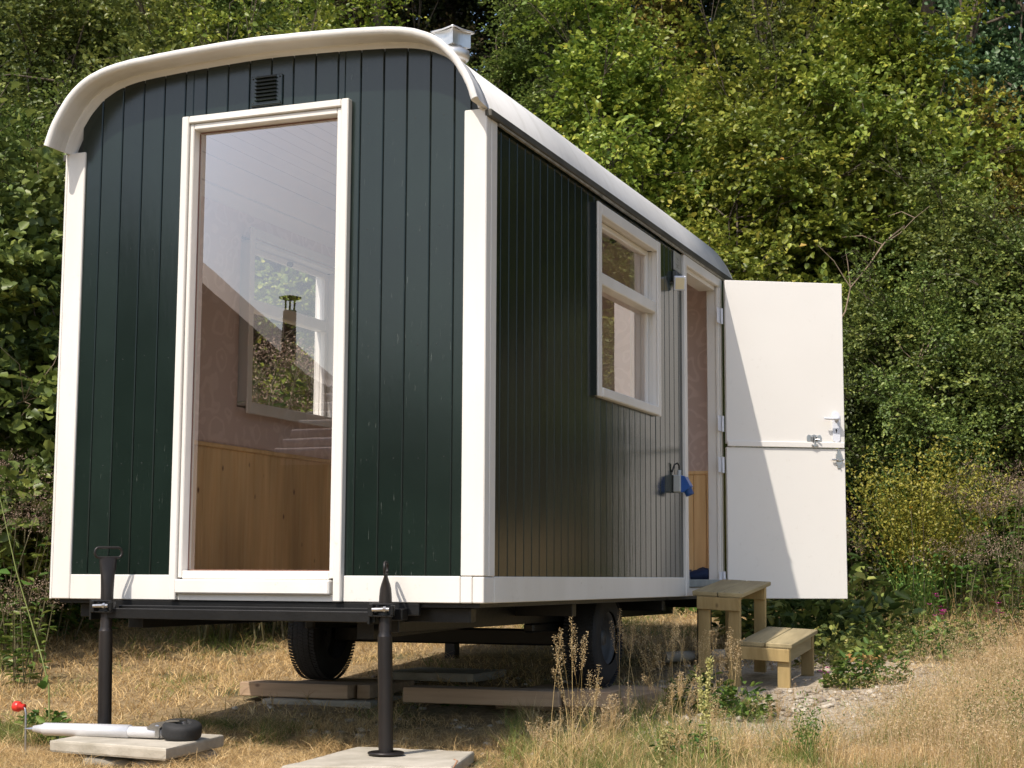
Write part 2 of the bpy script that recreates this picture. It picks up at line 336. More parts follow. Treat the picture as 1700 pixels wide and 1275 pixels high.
t.links.new(mx3.outputs[2],b.inputs['Base Color']); b.inputs['Roughness'].default_value=.95
bump(t,b,noise(t,26,8,rough=.75),.9,.03); me.materials.append(m)

# ================================================================= WAGON
W0,W1,L=-2.2,0.0,4.42
wg=empty('construction_wagon',(-1.1,2.2,-.6),label='dark green boarded wagon with white trim, white rounded roof and a tall glazed end',cat='wagon')
XC=-1.1
HALF=[(0,2.530),(.30,2.522),(.54,2.510),(.72,2.494),(.84,2.465),(.93,2.420),(1.0,2.355),(1.05,2.285),(1.09,2.21),(1.115,2.14)]
def hz(u):
    u=abs(u)
    for (a,za),(b_,zb) in zip(HALF,HALF[1:]):
        if u<=b_: return za+(zb-za)*(u-a)/(b_-a)
    return 2.14
def arch(x,inset=.03): return hz((x-XC)*(1.115/(1.115-inset*.9)))-inset
# smooth arch polyline with normals
def catmull(P,n=6):
    out=[]
    for i in range(len(P)-1):
        p0=P[max(i-1,0)];p1=P[i];p2=P[i+1];p3=P[min(i+2,len(P)-1)]
        for k in range(n):
            t_=k/n; out.append(tuple(.5*((2*p1[j])+(-p0[j]+p2[j])*t_+(2*p0[j]-5*p1[j]+4*p2[j]-p3[j])*t_**2+(-p0[j]+3*p1[j]-3*p2[j]+p3[j])*t_**3) for j in (0,1)))
    out.append(P[-1]); return out
full=[(XC-u,z) for u,z in HALF[::-1]]+[(XC+u,z) for u,z in HALF[1:]]
ARC=catmull(full,5)
def arc_normals(A):
    res=[]
    for i in range(len(A)):
        a=A[max(i-1,0)];b_=A[min(i+1,len(A)-1)]; d=Vector((b_[0]-a[0],b_[1]-a[1])).normalized(); res.append((-d.y,d.x))
    return res
ARN=arc_normals(ARC)
def arc_sweep(mb,prof,closed=True,wob=None):
    n=len(prof); vs=[]
    for i,((x,z),(nx,nz)) in enumerate(zip(ARC,ARN)):
        for (y,r) in prof:
            rr=r+(wob(i,y,r) if wob else 0); vs.append((x+nx*rr,y,z+nz*rr))
    fs=[]
    for i in range(len(ARC)-1):
        for k in range(n if closed else n-1):
            fs.append((i*n+k,i*n+(k+1)%n,(i+1)*n+(k+1)%n,(i+1)*n+k))
    mb.add(vs,fs,True)
    if closed:
        mb.add([vs[k] for k in range(n)],[tuple(range(n))]); mb.add([vs[-n+k] for k in range(n)],[tuple(range(n))[::-1]])
# roof sheet and front/rear rims
def roof(b): arc_sweep(b,[(-.04,-.020),(-.04,-.042),(L+.02,-.042),(L+.02,-.020),(3.3,-.017),(2.2,-.020),(1.1,-.016)])
rf=part('roof','roof',wg,roof)
random.seed(4)
wobt=[random.uniform(-.0025,.0025) for _ in range(200)]
def rimf(b):
    arc_sweep(b,[(.004,-.030),(-.08,-.031),(-.136,-.031),(-.149,-.028),(-.157,-.019),(-.160,-.009),(-.158,.001),(-.151,.005),(-.14,.002),(-.12,-.003),(-.08,-.008),(-.03,-.011),(.02,-.014),(.02,-.026)],
        wob=lambda i,y,r: wobt[i] if y>-.1 and r<-.026 else wobt[i]*.3)
part('roof_rim','roof',rf,rimf)
def rimr(b):
    arc_sweep(b,[(L+.0,-.07),(L+.06,-.065),(L+.10,-.055),(L+.105,-.04),(L+.07,-.025),(L+.0,-.021)])
part('roof_rim','roof',rf,rimr)
for sx_,side in ((.0,1),(-2.2,-1)):
    def drip(b,sx_=sx_,side=side):
        b.box(sx_-.012*side,sx_+.022*side,.0,L+.02,2.098,2.132,.004)
    part('eave_strip','eave',wg,drip)
    def drip2(b,sx_=sx_,side=side):
        y=0.12
        random.seed(3)
        while y<L-.3:
            l=random.uniform(.5,.9); b.box(sx_-.0*side,sx_+.014*side,y,min(y+l,L-.1),2.086+random.uniform(-.002,.002),2.0975,.001); y+=l+.006
    part('drip_edge','drip',wg,drip2)

GW=.1155  # board pitch
FH=(-1.50,-.70,.05,2.20)  # front opening (under the casing)
def front_boards(b):
    x=-2.12; edges=[]
    while x<-.08: edges.append((x,min(x+GW-.004,-.08))); x+=GW
    def piece(a,c,z0,top):
        if c-a<.012: return
        n=max(2,int((c-a)/.02)+1)
        ch=.0035
        xs_=[a,a+ch]+[a+ch+(c-a-2*ch)*i/n for i in range(1,n)]+[c-ch,c]
        vs=[];
        for x_ in xs_:
            yy=.012+(ch if x_ in (a,c) else 0)
            zt=top(x_) if callable(top) else top
            vs+= [(x_,yy,z0),(x_,yy,zt)]
        k=len(xs_)
        fs=[(2*i,2*i+2,2*i+3,2*i+1) for i in range(k-1)]
        b.add(vs,fs,False)
        for x_ in (a,c):
            zt=top(x_) if callable(top) else top
            b.add([(x_,.012+ch,z0),(x_,.02,z0),(x_,.02,zt),(x_,.012+ch,zt)],[(0,1,2,3)])
    topf=lambda x_: arch(x_,.034)
    for a,c in edges:
        spans=[(a,c)]
        if c<=FH[0] or a>=FH[1]: piece(a,c,.1,topf)
        else:
            if a<FH[0]: piece(a,FH[0],.1,topf)
            if c>FH[1]: piece(FH[1],c,.1,topf)
            piece(max(a,FH[0]),min(c,FH[1]),FH[3],topf)
fb=part('front_boards','green',wg,front_boards)
def strips(b,y0,y1,hole,x0=-2.15,x1=-.05,inset=.05,z0=.0):
    n=60
    cuts=sorted(set([x0+(x1-x0)*i/n for i in range(n+1)]+([hole[0],hole[1]] if hole else [])))
    for a,c in zip(cuts,cuts[1:]):
        mid=(a+c)/2; seg=[(z0,None)]
        def quad(za,zb0,zb1):
            b.add([(a,y0,za),(c,y0,za),(c,y1,za),(a,y1,za),(a,y0,zb0),(c,y0,zb1),(c,y1,zb1),(a,y1,zb0)],[(0,1,5,4),(3,2,6,7),(0,1,2,3),(4,5,6,7)]+([(0,3,7,4)] if a in (x0,hole[1] if hole else x0) else [])+([(1,2,6,5)] if c in (x1,hole[0] if hole else x1) else []))
        if hole and hole[0]-1e-6<=mid<=hole[1]+1e-6:
            quad(z0,hole[2],hole[2]); quad(hole[3],arch(a,inset),arch(c,inset))
        else: quad(z0,arch(a,inset),arch(c,inset))
part('front_wall','groove',wg,lambda b: strips(b,.020,.075,FH))
part('rear_wall','green_side',wg,lambda b: strips(b,L-.06,L-.0,None))
# side boards
SW=(1.49,2.59,1.05,2.03); DO=(3.18,4.07,.0,2.06)
def side_boards(x,side,holes,name,mk):
    def fn(b):
        y=.1
        ch=.0035
        while y<L-.12:
            a,c=y,min(y+GW*.86-.005,L-.1)
            cuts=[a,c]
            for h in holes: cuts+= [q for q in (h[0],h[1]) if a<q<c]
            cuts=sorted(cuts)
            for p,q in zip(cuts,cuts[1:]):
                mid=(p+q)/2; zz=[(.1,2.11)]
                for h in holes:
                    if h[0]<mid<h[1]: zz=[(.1,h[2]),(h[3],2.11)]
                for z0,z1 in zz:
                    if z1-z0<.02: continue
                    X=x; Xc=x-ch*side; Xb=x-.01*side
                    vs=[(Xb,p,z0),(Xc,p,z0),(X,p+ch,z0),(X,q-ch,z0),(Xc,q,z0),(Xb,q,z0)]; vs+=[(v[0],v[1],z1) for v in vs]
                    b.add(vs,[(i,i+1,i+7,i+6) for i in range(5)]+[(0,1,2,3,4,5),(6,7,8,9,10,11)])
            y+=GW*.86
    return part(name,mk,wg,fn)
side_boards(-.012,1,[SW,DO],'side_boards','green_side')
side_boards(-2.188,-1,[SW],'side_boards','green_side')
def wallrects(b,x0,x1,holes,y0=.075,y1=L-.06,z0=.0,z1=2.13):
    ys_=sorted(set([y0,y1]+[h[0] for h in holes]+[h[1] for h in holes]))
    for a,c in zip(ys_,ys_[1:]):
        mid=(a+c)/2; zz=[(z0,z1)]
        for h in holes:
            if h[0]<mid<h[1]: zz=[(z0,h[2]),(h[3],z1)]
        for p,q in zz:
            if q-p>.01: b.box(x0,x1,a,c,p,q,0)
part('side_wall','groove',wg,lambda b: wallrects(b,-.022,-.062,[SW,DO]))
part('side_wall','groove',wg,lambda b: wallrects(b,-2.178,-2.138,[SW]))
# interior lining
def lin(x0,x1,holes):
    part('wallpaper_lining','wallpaper',wg,lambda b: wallrects(b,x0,x1,holes,.09,L-.11,.80,2.16))
    wh=[h for h in holes if h[2]<.5]
    def wsc(b):
        y=.09; 
        while y<L-.11:
            a,c=y,min(y+.088,L-.11)
            if not any(h[0]-.02<(a+c)/2<h[1]+.02 for h in wh):
                s_=1 if x0<-1 else -1
                b.box(x1,x1+.012*s_,a,c-.003,.10,.80,.002)
            y+=.088
    part('pine_wainscot','pine',wg,wsc)
    def cap(b):
        s_=1 if x0<-1 else -1
        segs=[(.09,L-.11)] if not wh else [(.09,wh[0][0]-.02)]
        for a,c in segs: b.box(x1,x1+.025*s_,a,c,.80,.825,.004)
    part('wainscot_rail','pine',wg,cap)
lin(-2.137,-2.120,[SW]); lin(-.063,-.080,[SW,DO])
part('wallpaper_lining','wallpaper',wg,lambda b: strips(b,L-.12,L-.105,None,-2.12,-.08,.075,.80))
def wr(b):
    x=-2.1
    while x<-.1: b.box(x,min(x+.088,-.085)-.003,L-.135,L-.12,.10,.80,.002); x+=.088
part('pine_wainscot','pine',wg,wr); part('wainscot_rail','pine',wg,lambda b: b.box(-2.1,-.085,L-.145,L-.12,.8005,.825,.004))
part('wallpaper_lining','wallpaper',wg,lambda b: strips(b,.076,.09,FH,-2.12,-.08,.075,.10))
part('ceiling','ceiling',wg,lambda b: arc_sweep(b,[(.09,-.075),(.09,-.06),(L-.11,-.06),(L-.11,-.075)]))
part('floor','floor',wg,lambda b: b.box(-2.13,-.07,.09,L-.12,.05,.095,.002))
part('underfloor','black',wg,lambda b: b.box(-2.17,-.03,.03,L-.03,-.02,.045,.002))
# nail heads on the front boards
def nails(b):
    rn=random.Random(9); x=-2.12
    while x<-.1:
        for z in (.17,.62,1.12,1.64,2.12):
            xx=x+GW*.5+rn.uniform(-.02,.02)
            if FH[0]-.05<xx<FH[1]+.05 or z>arch(xx,.06): continue
            b.lathe([(0,.0028),(.0006,.0022),(.0007,0)],(xx,.0119,z+rn.uniform(-.01,.01)),(0,-1,0),6)
        x+=GW
o_=part('nail_heads','groove',wg,nails); o_['kind']='stuff'
# white trim
part('corner_post','white',wg,lambda b: (b.box(-.107,0,0,.05,.113,2.135,.004),b.box(-.0515,0,.0,.118,0,.11,.004),b.box(-.107,-.0535,0,.05,0,.111,.004),b.box(-.045,.0025,.0525,.118,.1125,2.10,.003)))
part('corner_post','white',wg,lambda b: (b.box(-2.2,-2.093,0,.05,0,2.135,.004),b.box(-2.203,-2.16,.052,.12,0,2.1,.003),b.box(-2.2035,-2.1905,-.003,.0035,0,2.13,.002)))
part('corner_post','white',wg,lambda b: (b.box(-.05,.002,L-.1,L+.002,0,2.1,.004)))
part('corner_post','white',wg,lambda b: (b.box(-2.202,-2.15,L-.1,L+.002,0,2.1,.004)))
part('skirting','white',wg,lambda b: b.box(-2.091,-1.539,.001,.045,0,.113,.003))
part('skirting','white',wg,lambda b: b.box(-.662,-.109,.001,.045,0,.113,.003))
part('skirting','white',wg,lambda b: b.box(-.045,.0,.12,3.153,0,.112,.003))
part('skirting','white',wg,lambda b: b.box(-2.2,-2.155,.122,L-.1,0,.112,.003))
part('skirting','white',wg,lambda b: b.box(-.045,.0,4.093,L-.1,0,.112,.003))
# big end window
def fwin(b):
    a,c,z=-1.5375,-.6635,2.2445
    b.box(a,a+.037,-.024,.03,0,z,.004); b.box(c-.037,c,-.024,.03,0,z,.004); b.box(a+.0375,c-.0375,-.0235,.03,z-.034,z-.0005,.004)
    i0,i1=a+.0385,c-.0385
    b.box(i0,i0+.021,-.010,.07,.10,z-.035,.004); b.box(i1-.024,i1,-.010,.07,.10,z-.035,.004)
    b.box(i0+.0215,i1-.0245,-.0095,.07,z-.064,z-.0355,.004)
    b.box(i0+.0215,i1-.0245,-.008,.07,.095,.132,.004)
    b.box(i0,i1-.012,-.034,.03,.030,.094,.006)
    b.box(i0,i1,-.004,.05,.0,.0295,.002)
ew=part('end_window','white',wg,fwin)
part('glass_pane','glass',ew,lambda b: b.add([(-1.485,.045,.125),(-.715,.045,.125),(-.715,.045,2.19),(-1.485,.045,2.19)],[(0,1,2,3)]))
def beads(b):
    b.box(-1.4775,-1.474,.040,.0445,.133,2.172,.001); 
    b.box(-.7295,-.7265,.040,.0445,.133,2.172,.001); b.box(-1.473,-.731,.040,.0445,.133,.137,.001); b.box(-1.473,-.731,.040,.0445,2.173,2.178,.001)
part('putty_line',simple('reddish_sealant',(.22,.10,.07),(.15,.07,.05),.6,bs=0),ew,beads)
# side windows
def swin(X,s,nm,gl):
    y0,y1,z0,z1=1.47,2.612,1.03,2.047
    def fr(b):
        cw=.062
        b.box(X+.017*s,X+.006*s,y0,y0+cw,z0,z1,.004); b.box(X+.017*s,X+.006*s,y1-cw,y1,z0,z1,.004)
        b.box(X+.0055*s,X-.02*s,y0+.013,y0+cw-.001,z0+.004,z1-.004,0); b.box(X+.0055*s,X-.02*s,y1-cw+.001,y1-.013,z0+.004,z1-.004,0)
        b.box(X+.0165*s,X-.02*s,y0+cw+.0005,y1-cw-.0005,z1-cw,z1-.0005,.004); b.box(X+.022*s,X-.02*s,y0+cw+.0005,y1-cw-.0005,z0+.0005,z0+.052,.006)
        # deep reveals
        b.box(X-.0205*s,X-.145*s,y0+.045,y0+cw-.004,z0+.05,z1-.06,.002); b.box(X-.0205*s,X-.145*s,y1-cw+.004,y1-.045,z0+.05,z1-.06,.002)
        b.box(X-.021*s,X-.144*s,y0+cw,y1-cw,z1-cw+.004,z1-.04,.002); b.box(X-.021*s,X-.144*s,y0+cw,y1-cw,z0+.03,z0+.048,.002)
        # transom and sash
        zt=1.655
        b.box(X+.004*s,X-.07*s,y0+cw-.003,y1-cw+.003,zt-.03,zt+.034,.005)
        a,c=y0+cw,y1-cw
        b.box(X-.04*s,X-.075*s,a,a+.028,zt+.035,z1-cw,.003); b.box(X-.04*s,X-.075*s,c-.045,c,zt+.035,z1-cw,.003)
        b.box(X-.0405*s,X-.0745*s,a+.0285,c-.0455,z1-cw-.03,z1-cw,.003)
        b.box(X-.04*s,X-.075*s,a,a+.02,z0+.053,zt-.031,.003); b.box(X-.04*s,X-.075*s,c-.03,c,z0+.053,zt-.031,.003)
    f=part('window','white',wg,fr)
    for ya_ in (y0+.003,y1-.0125): part('frame_edge','green_side',f,lambda b: b.box(X+.0058*s,X-.02*s,ya_,ya_+.0095,z0+.003,z1-.003,.001))
    part('glass_pane',gl,f,lambda b: b.add([(X-.056*s,y0+.06,z0+.045),(X-.056*s,y1-.06,z0+.045),(X-.056*s,y1-.06,1.66),(X-.056*s,y0+.06,1.66)],[(0,1,2,3)]))
    part('glass_pane',gl,f,lambda b: b.add([(X-.054*s,y0+.06,1.664),(X-.054*s,y1-.06,1.664),(X-.054*s,y1-.06,z1-.055),(X-.054*s,y0+.06,z1-.055)],[(0,1,2,3)]))
    def cas(b):
        xi=X-.1455*s; t_=.012
        a,c=y0+.0,y1-.0
        b.box(xi,xi-t_*s,a,a+.05,z0-.02,z1+.02,.003); b.box(xi,xi-t_*s,c-.05,c,z0-.02,z1+.02,.003)
        b.box(xi,xi-t_*s,a+.0505,c-.0505,z1-.035,z1+.0195,.003); b.box(xi,xi-t_*s,a+.0505,c-.0505,z0-.0195,z0+.045,.003)
    part('inner_casing','white',f,cas)
    part('catch','black',f,lambda b: b.lathe([(0,.012),(.012,.016),(.03,.016),(.04,.0)],(X-.07*s,(y0+y1)/2,z1-.085),(-s,0,-.3),12))
swin(0,1,'window','glass_side'); swin(-2.2,-1,'window','glass_side')
# doorway frame
def dfr(b):
    y0,y1=3.155,4.09
    b.box(.007,-.02,y0,y0+.060,0,2.085,.004); b.box(.006,-.02,y1-.05,y1,0,2.085,.004)
    b.box(.0065,-.02,y0+.0605,y1-.0505,2.025,2.0845,.004)
    b.box(-.021,-.13,y0+.035,y0+.0595,.06,2.06,.003); b.box(-.021,-.082,y1-.072,y1-.03,.06,2.06,.003)
    b.box(.002,-.0195,y1-.082,y1-.0505,.05,2.024,.003)
    b.box(-.021,-.129,y0+.06,y1-.0855,2.0,2.05,.003)
    b.box(.0,-.045,y0+.0605,y1-.0505,0,.052,.003)
df=part('door_frame','white',wg,dfr)
part('threshold',simple('grey_worn_threshold',(.30,.32,.31),(.2,.22,.21),.7,scale=12,bs=.3),df,lambda b: b.box(.012,-.135,3.216,4.0,.0535,.1,.004))
# open stable door
th=R(30); dh=Vector((.032,4.03,0)); 
DM=Matrix.Translation(dh)@Matrix.Rotation(th,4,'Z')     # local x: along leaf, -y: towards camera
def dpart(name,mk,parent,fn,label=None):
    b=MB(); fn(b); b.v=[tuple(DM@Vector(v)) for v in b.v]; o=b.build(name,mk,parent)
    if label: o['label']=label
    return o
dU=dpart('upper_door','white_plain',wg,lambda b: (b.box(.006,.812,-.018,.020,.985,2.07,.004,seg=2)),'upper leaf of the open stable door')
dpart('weather_strip','white_plain',dU,lambda b: b.box(.010,.806,-.030,-.0185,.965,1.003,.005))
dLo=dpart('lower_door','white_plain',wg,lambda b: (b.box(.006,.812,-.017,.019,-.022,.962,.004,seg=2)),'lower leaf of the open stable door')
M['white_hw']=simple('white_hardware',(.72,.74,.80),(.66,.68,.74),.3,bs=0)
def ovalplate(b,cx,cz,w_,h_,y0,y1):
    r=w_/2; pl=[(cx+r*math.cos(a),cz+h_/2-r+r*math.sin(a)) for a in np.linspace(0,PI,10)]+[(cx+r*math.cos(a),cz-h_/2+r+r*math.sin(a)) for a in np.linspace(PI,2*PI,10)]
    b.prism(pl,1,y0,y1)
hp=dpart('door_handle','white_hw',dU,lambda b: ovalplate(b,.752,1.105,.05,.205,-.027,-.0185))
dpart('lever','white_hw',hp,lambda b: (b.tube([(.752,-.027,1.155),(.752,-.062,1.155),(.745,-.07,1.155),(.70,-.072,1.156),(.655,-.070,1.158)],[.011,.011,.011,.0095,.008],10),b.lathe([(0,.016),(.006,.016),(.006,0)],(.752,-.027,1.155),(0,-1,0),16)))
dpart('keyhole','black',hp,lambda b: (b.lathe([(0,.006),(.0015,.006),(.0015,0)],(.752,-.0272,1.085),(0,-1,0),10),b.box(.749,.755,-.0288,-.0272,1.068,1.082,0)))
def bolt(b,cx,cz,vert):
    if vert:
        b.box(cx-.012,cx+.012,-.024,-.0185,cz-.06,cz+.06,.002); ovalplate(b,cx,cz,.042,.09,-.0265,-.0242)
        b.tube([(cx-.052,-.034,cz-.004),(cx+.03,-.034,cz-.004)],.006,8); b.box(cx-.014,cx+.014,-.042,-.0267,cz-.015,cz+.007,.003)
        b.tube([(cx-.02,-.034,cz-.004),(cx-.02,-.056,cz-.01)],.005,8)
    else:
        b.prism([(cx-.05,cz+.02),(cx-.04,cz+.032),(cx-.02,cz+.026),(cx,cz+.034),(cx+.02,cz+.026),(cx+.04,cz+.032),(cx+.05,cz+.02),(cx+.05,cz-.01),(cx+.03,cz-.016),(cx-.03,cz-.016),(cx-.05,cz-.01)],1,-.0235,-.0185)
        b.tube([(cx,-.032,cz+.02),(cx,-.032,cz-.052)],.007,8); b.box(cx-.022,cx-.012,-.04,-.0237,cz-.01,cz+.02,.003); b.box(cx+.012,cx+.022,-.04,-.0237,cz-.01,cz+.02,.003)
        b.tube([(cx,-.032,cz),(cx+.03,-.05,cz-.004)],.005,8); b.box(cx-.022,cx+.022,-.039,-.0305,cz-.045,cz-.032,.003)
dpart('latch_bolt','zinc',dU,lambda b: bolt(b,.600,1.020,False)); dpart('latch_bolt','zinc',dLo,lambda b: bolt(b,.768,.892,True))
for z in (1.83,1.115,.845,.10):
    pr=dU if z>1 else dLo
    part('hinge','white_hw',pr,lambda b,z=z:(b.box(.004,.009,3.955,4.02,z-.05,z+.05,.001),b.tube([(.018,4.032,z-.052),(.018,4.032,z+.052)],.009,10)))
# end vent grille
def vent(b):
    x0,x1,z0,z1=-1.185,-1.02,2.262,2.405
    b.box(x0,x1,.002,.0115,z0,z1,.004)
    b.box(x0+.006,x1-.006,-.002,.0015,z0+.004,z0+.012,.001); 
    for i in range(7):
        zz=z0+.022+i*.0175
        b.prism([(.0015,zz),(.0015,zz+.004),(-.012,zz+.0035),(-.0135,zz+.001)],0,x0+.028,x1-.028)
vg=part('vent_grille','green',wg,vent)
part('louvre_gap','groove',vg,lambda b: [b.box(-1.155,-1.05,.0005,.0018,2.262+.0275+i*.0175,2.262+.0375+i*.0175,0) for i in range(7)])
part('screw','black',vg,lambda b: b.lathe([(0,.004),(.003,.003),(.0032,0)],(-1.173,.0015,2.276),(0,-1,0),8))
for _q in ((-1.032,2.276),(-1.173,2.392),(-1.032,2.392)): part('screw','black',vg,lambda b: b.lathe([(0,.004),(.003,.003),(.0032,0)],(_q[0],.0015,_q[1]),(0,-1,0),8))
# roof cowl
cw=(-.285,.27); cdz=-.018
def cowl_body(b):
    x,y=cw; z0,z1=2.540,2.620; w_=.060; n=8
    poly=[]
    for k in range(4):
        a0=math.radians(24+90*k); p=Vector((math.cos(a0),math.sin(a0)))*w_*1.38; q=Vector((math.cos(a0+PI/2),math.sin(a0+PI/2)))*w_*1.38
        for i in range(n):
            t_=i/n; m_=p.lerp(q,t_); mid=((p+q)/2).normalized(); m_-=mid*.010*math.sin(PI*t_); poly.append((x+m_.x,y+m_.y))
    b.prism(poly,2,z0+cdz,z1+cdz-.008)
cb=part('roof_cowl','vent_metal',wg,cowl_body)
def cowl_lid(b):
    x,y=cw; w_=.072; n=10; cr,sr_=math.cos(R(-21)),math.sin(R(-21)); vs=[]
    for i in range(n+1):
        for j in range(n+1):
            u=i/n*2-1; v=j/n*2-1
            z=2.637+cdz-.014*max(abs(u),abs(v))**1.6-.010*abs(abs(u)-abs(v))-.006*abs(u*v)
            vs.append((x+(u*cr-v*sr_)*w_,y+(u*sr_+v*cr)*w_,z))
    k=len(vs); vs+= [(a,b_,c_-.007) for a,b_,c_ in vs]
    fs=[(i*(n+1)+j,(i+1)*(n+1)+j,(i+1)*(n+1)+j+1,i*(n+1)+j+1) for i in range(n) for j in range(n)]
    fs+=[tuple(k+q for q in f) for f in fs]
    rim=[i*(n+1) for i in range(n+1)]+[n*(n+1)+j for j in range(1,n+1)]+[i*(n+1)+n for i in range(n-1,-1,-1)]+[j for j in range(n-1,0,-1)]
    for a,c_ in zip(rim,rim[1:]+rim[:1]): fs.append((a,c_,c_+k,a+k))
    b.add(vs,fs,True)
part('cowl_lid','vent_metal',cb,cowl_lid)
def cowl_base(b):
    x,y=cw; b.lathe([(2.40,.06),(2.470,.06),(2.476,.068),(2.484,.076),(2.506,.080),(2.522,.077),(2.526,.06),(2.545,.05),(2.545,0)],(x,y,cdz),(0,0,1),32)
part('cowl_base','vent_metal',cb,cowl_base)
# name plate, lamp, power inlet
pl_=part('sign_plate','plate_edge',wg,lambda b: b.box(-.011,-.002,2.965,3.115,1.955,2.072,.003))
part('plate_text','plate',pl_,lambda b: b.box(-.003,-.0012,2.99,3.07,1.975,2.04,0))
lp=part('flood_lamp','lampgrey',wg,lambda b: (b.box(-.011,.018,2.95,3.06,1.88,1.945,.004),b.prism([(.018,1.94),(.036,1.92),(.042,1.87),(.034,1.85),(.018,1.89)],1,2.965,3.05)))
LM=Matrix.Translation((.036,2.945,1.865))@Matrix.Rotation(R(24),4,'Z')@Matrix.Rotation(R(20),4,'X')
part('lamp_head','white_hw',lp,lambda b: b.box(-.036,.036,-.012,.010,-.044,.044,.004,LM))
part('lamp_lens','lens',lp,lambda b: b.box(-.026,.026,-.0145,-.0122,-.034,.034,.001,LM))
# inlet
pi=part('power_inlet','greyplastic',wg,lambda b: (b.box(-.011,.036,2.93,3.02,.612,.715,.006),b.lathe([(0,.012),(.030,.012),(.030,0)],(.016,2.975,.715),(0,0,1),12)))
def inl(b):
    b.prism([(.0365,.712),(.060,.705),(.090,.65),(.082,.635),(.05,.612),(.0365,.612)],1,2.94,3.01)
    b.lathe([(0,.026),(.004,.031),(.009,.031),(.009,.026),(.045,.026),(.045,.022),(.02,.018)],(.064,2.975,.638),(.40,0,-.9),20)
part('inlet_cover','blue',pi,inl)
part('cable','black',pi,lambda b: b.tube([(.016,2.975,.745),(.017,2.97,.772),(.012,2.95,.785),(0,2.93,.775),(-.004,2.915,.75),(-.008,2.91,.73)],.005,8))
# chassis
def chas(b):
    for x in (-1.75,-.45):
        b.box(x-.04,x+.04,.04,L-.1,-.13,-.022,.003)
    for y in (.10,1.4,3.0,4.2): b.box(-2.1,-.1,y,y+.06,-.085,-.0225,.003)
part('chassis','black',wg,chas)
part('end_sill','black',wg,lambda b: b.box(-1.86,-.30,.004,.028,-.055,-.003,.003))
part('axle','black',wg,lambda b: (b.box(-1.88,-.39,2.25,2.35,-.27,-.18,.01),b.box(-1.78,-1.72,1.7,2.9,-.18,-.13,.01),b.box(-.48,-.42,1.7,2.9,-.18,-.13,.01)))
part('rear_jack_leg','black',wg,lambda b: (b.box(-.16,-.08,4.0,4.08,-.52,-.022,.006),b.box(-.20,-.04,3.96,4.12,-.535,-.52,.004)))
part('rear_jack_leg','black',wg,lambda b: (b.box(-1.95,-1.87,4.0,4.08,-.52,-.022,.006),b.box(-1.99,-1.83,3.96,4.12,-.535,-.52,.004)))
part('tow_frame','black',wg,lambda b: b.prism([(.06,-.022),(.06,-.16),(1.6,-.13),(1.6,-.022)],0,-.62,-.54))
part('brake_cable',simple('dark_red_cable',(.10,.012,.01),rough=.5,bs=0),wg,lambda b: b.tube([(-.1,4.12,-.02),(-.06,4.2,-.06),(0,4.22,-.1),(.03,4.25,-.16)],[.008,.008,.012,.018],8))
def wheel(xo,xi,yc,zc,Rr):
    s=1 if xo>xi else -1; wd=abs(xo-xi)
    prof=[(0,.145),(.012,.17),(.0,.22),(.012,Rr-.035),(.03,Rr-.012),(.05,Rr-.004),(wd-.05,Rr-.004),(wd-.03,Rr-.012),(wd-.012,Rr-.035),(wd,.22),(wd-.012,.17),(wd,.145)]
    ty=part('wheel','rubber',wg,lambda b: b.lathe(prof,(xo,yc,zc),(-s,0,0),64))
    def tread(b):
        for row,(h,wt) in enumerate([(.022,.030),(.057,.030),(.092,.030),(.127,.030),(wd-.022,.03)]):
            nb=84
            for k in range(nb):
                a=2*PI*(k+.5*(row%2))/nb; rad=Rr-.006
                Mx=Matrix.Translation((xo-s*h,yc,zc))@Matrix.Rotation(a,4,'X')@Matrix.Translation((0,0,rad))@Matrix.Rotation(.35*(1 if row%2 else -1),4,'Z')
                b.box(-wt/2,wt/2,-.0075,.0075,0,.0035,.001,Mx)
    part('tread','rubber',ty,tread)
    part('rim',simple('wheel_rim_dark',(.10,.10,.10),(.05,.05,.05),.6,metal=.3,bs=.2),ty,lambda b: b.lathe([(.02,.150),(.012,.144),(.04,.135),(.09,.125),(.10,.095),(.07,.08),(.06,.045),(.03,.04),(.03,0)],(xo,yc,zc),(-s,0,0),40))
    for a in np.linspace(0,2*PI,6)[:-1]: part('wheel_nut','zinc',ty,lambda b: b.lathe([(0,.011),(.02,.011),(.02,0)],(xo-s*.085,yc+.062*math.cos(a),zc+.062*math.sin(a)),(s,0,0),6,False))
wheel(-.20,-.385,2.30,-.222,.272); wheel(-2.08,-1.895,2.30,-.228,.272)
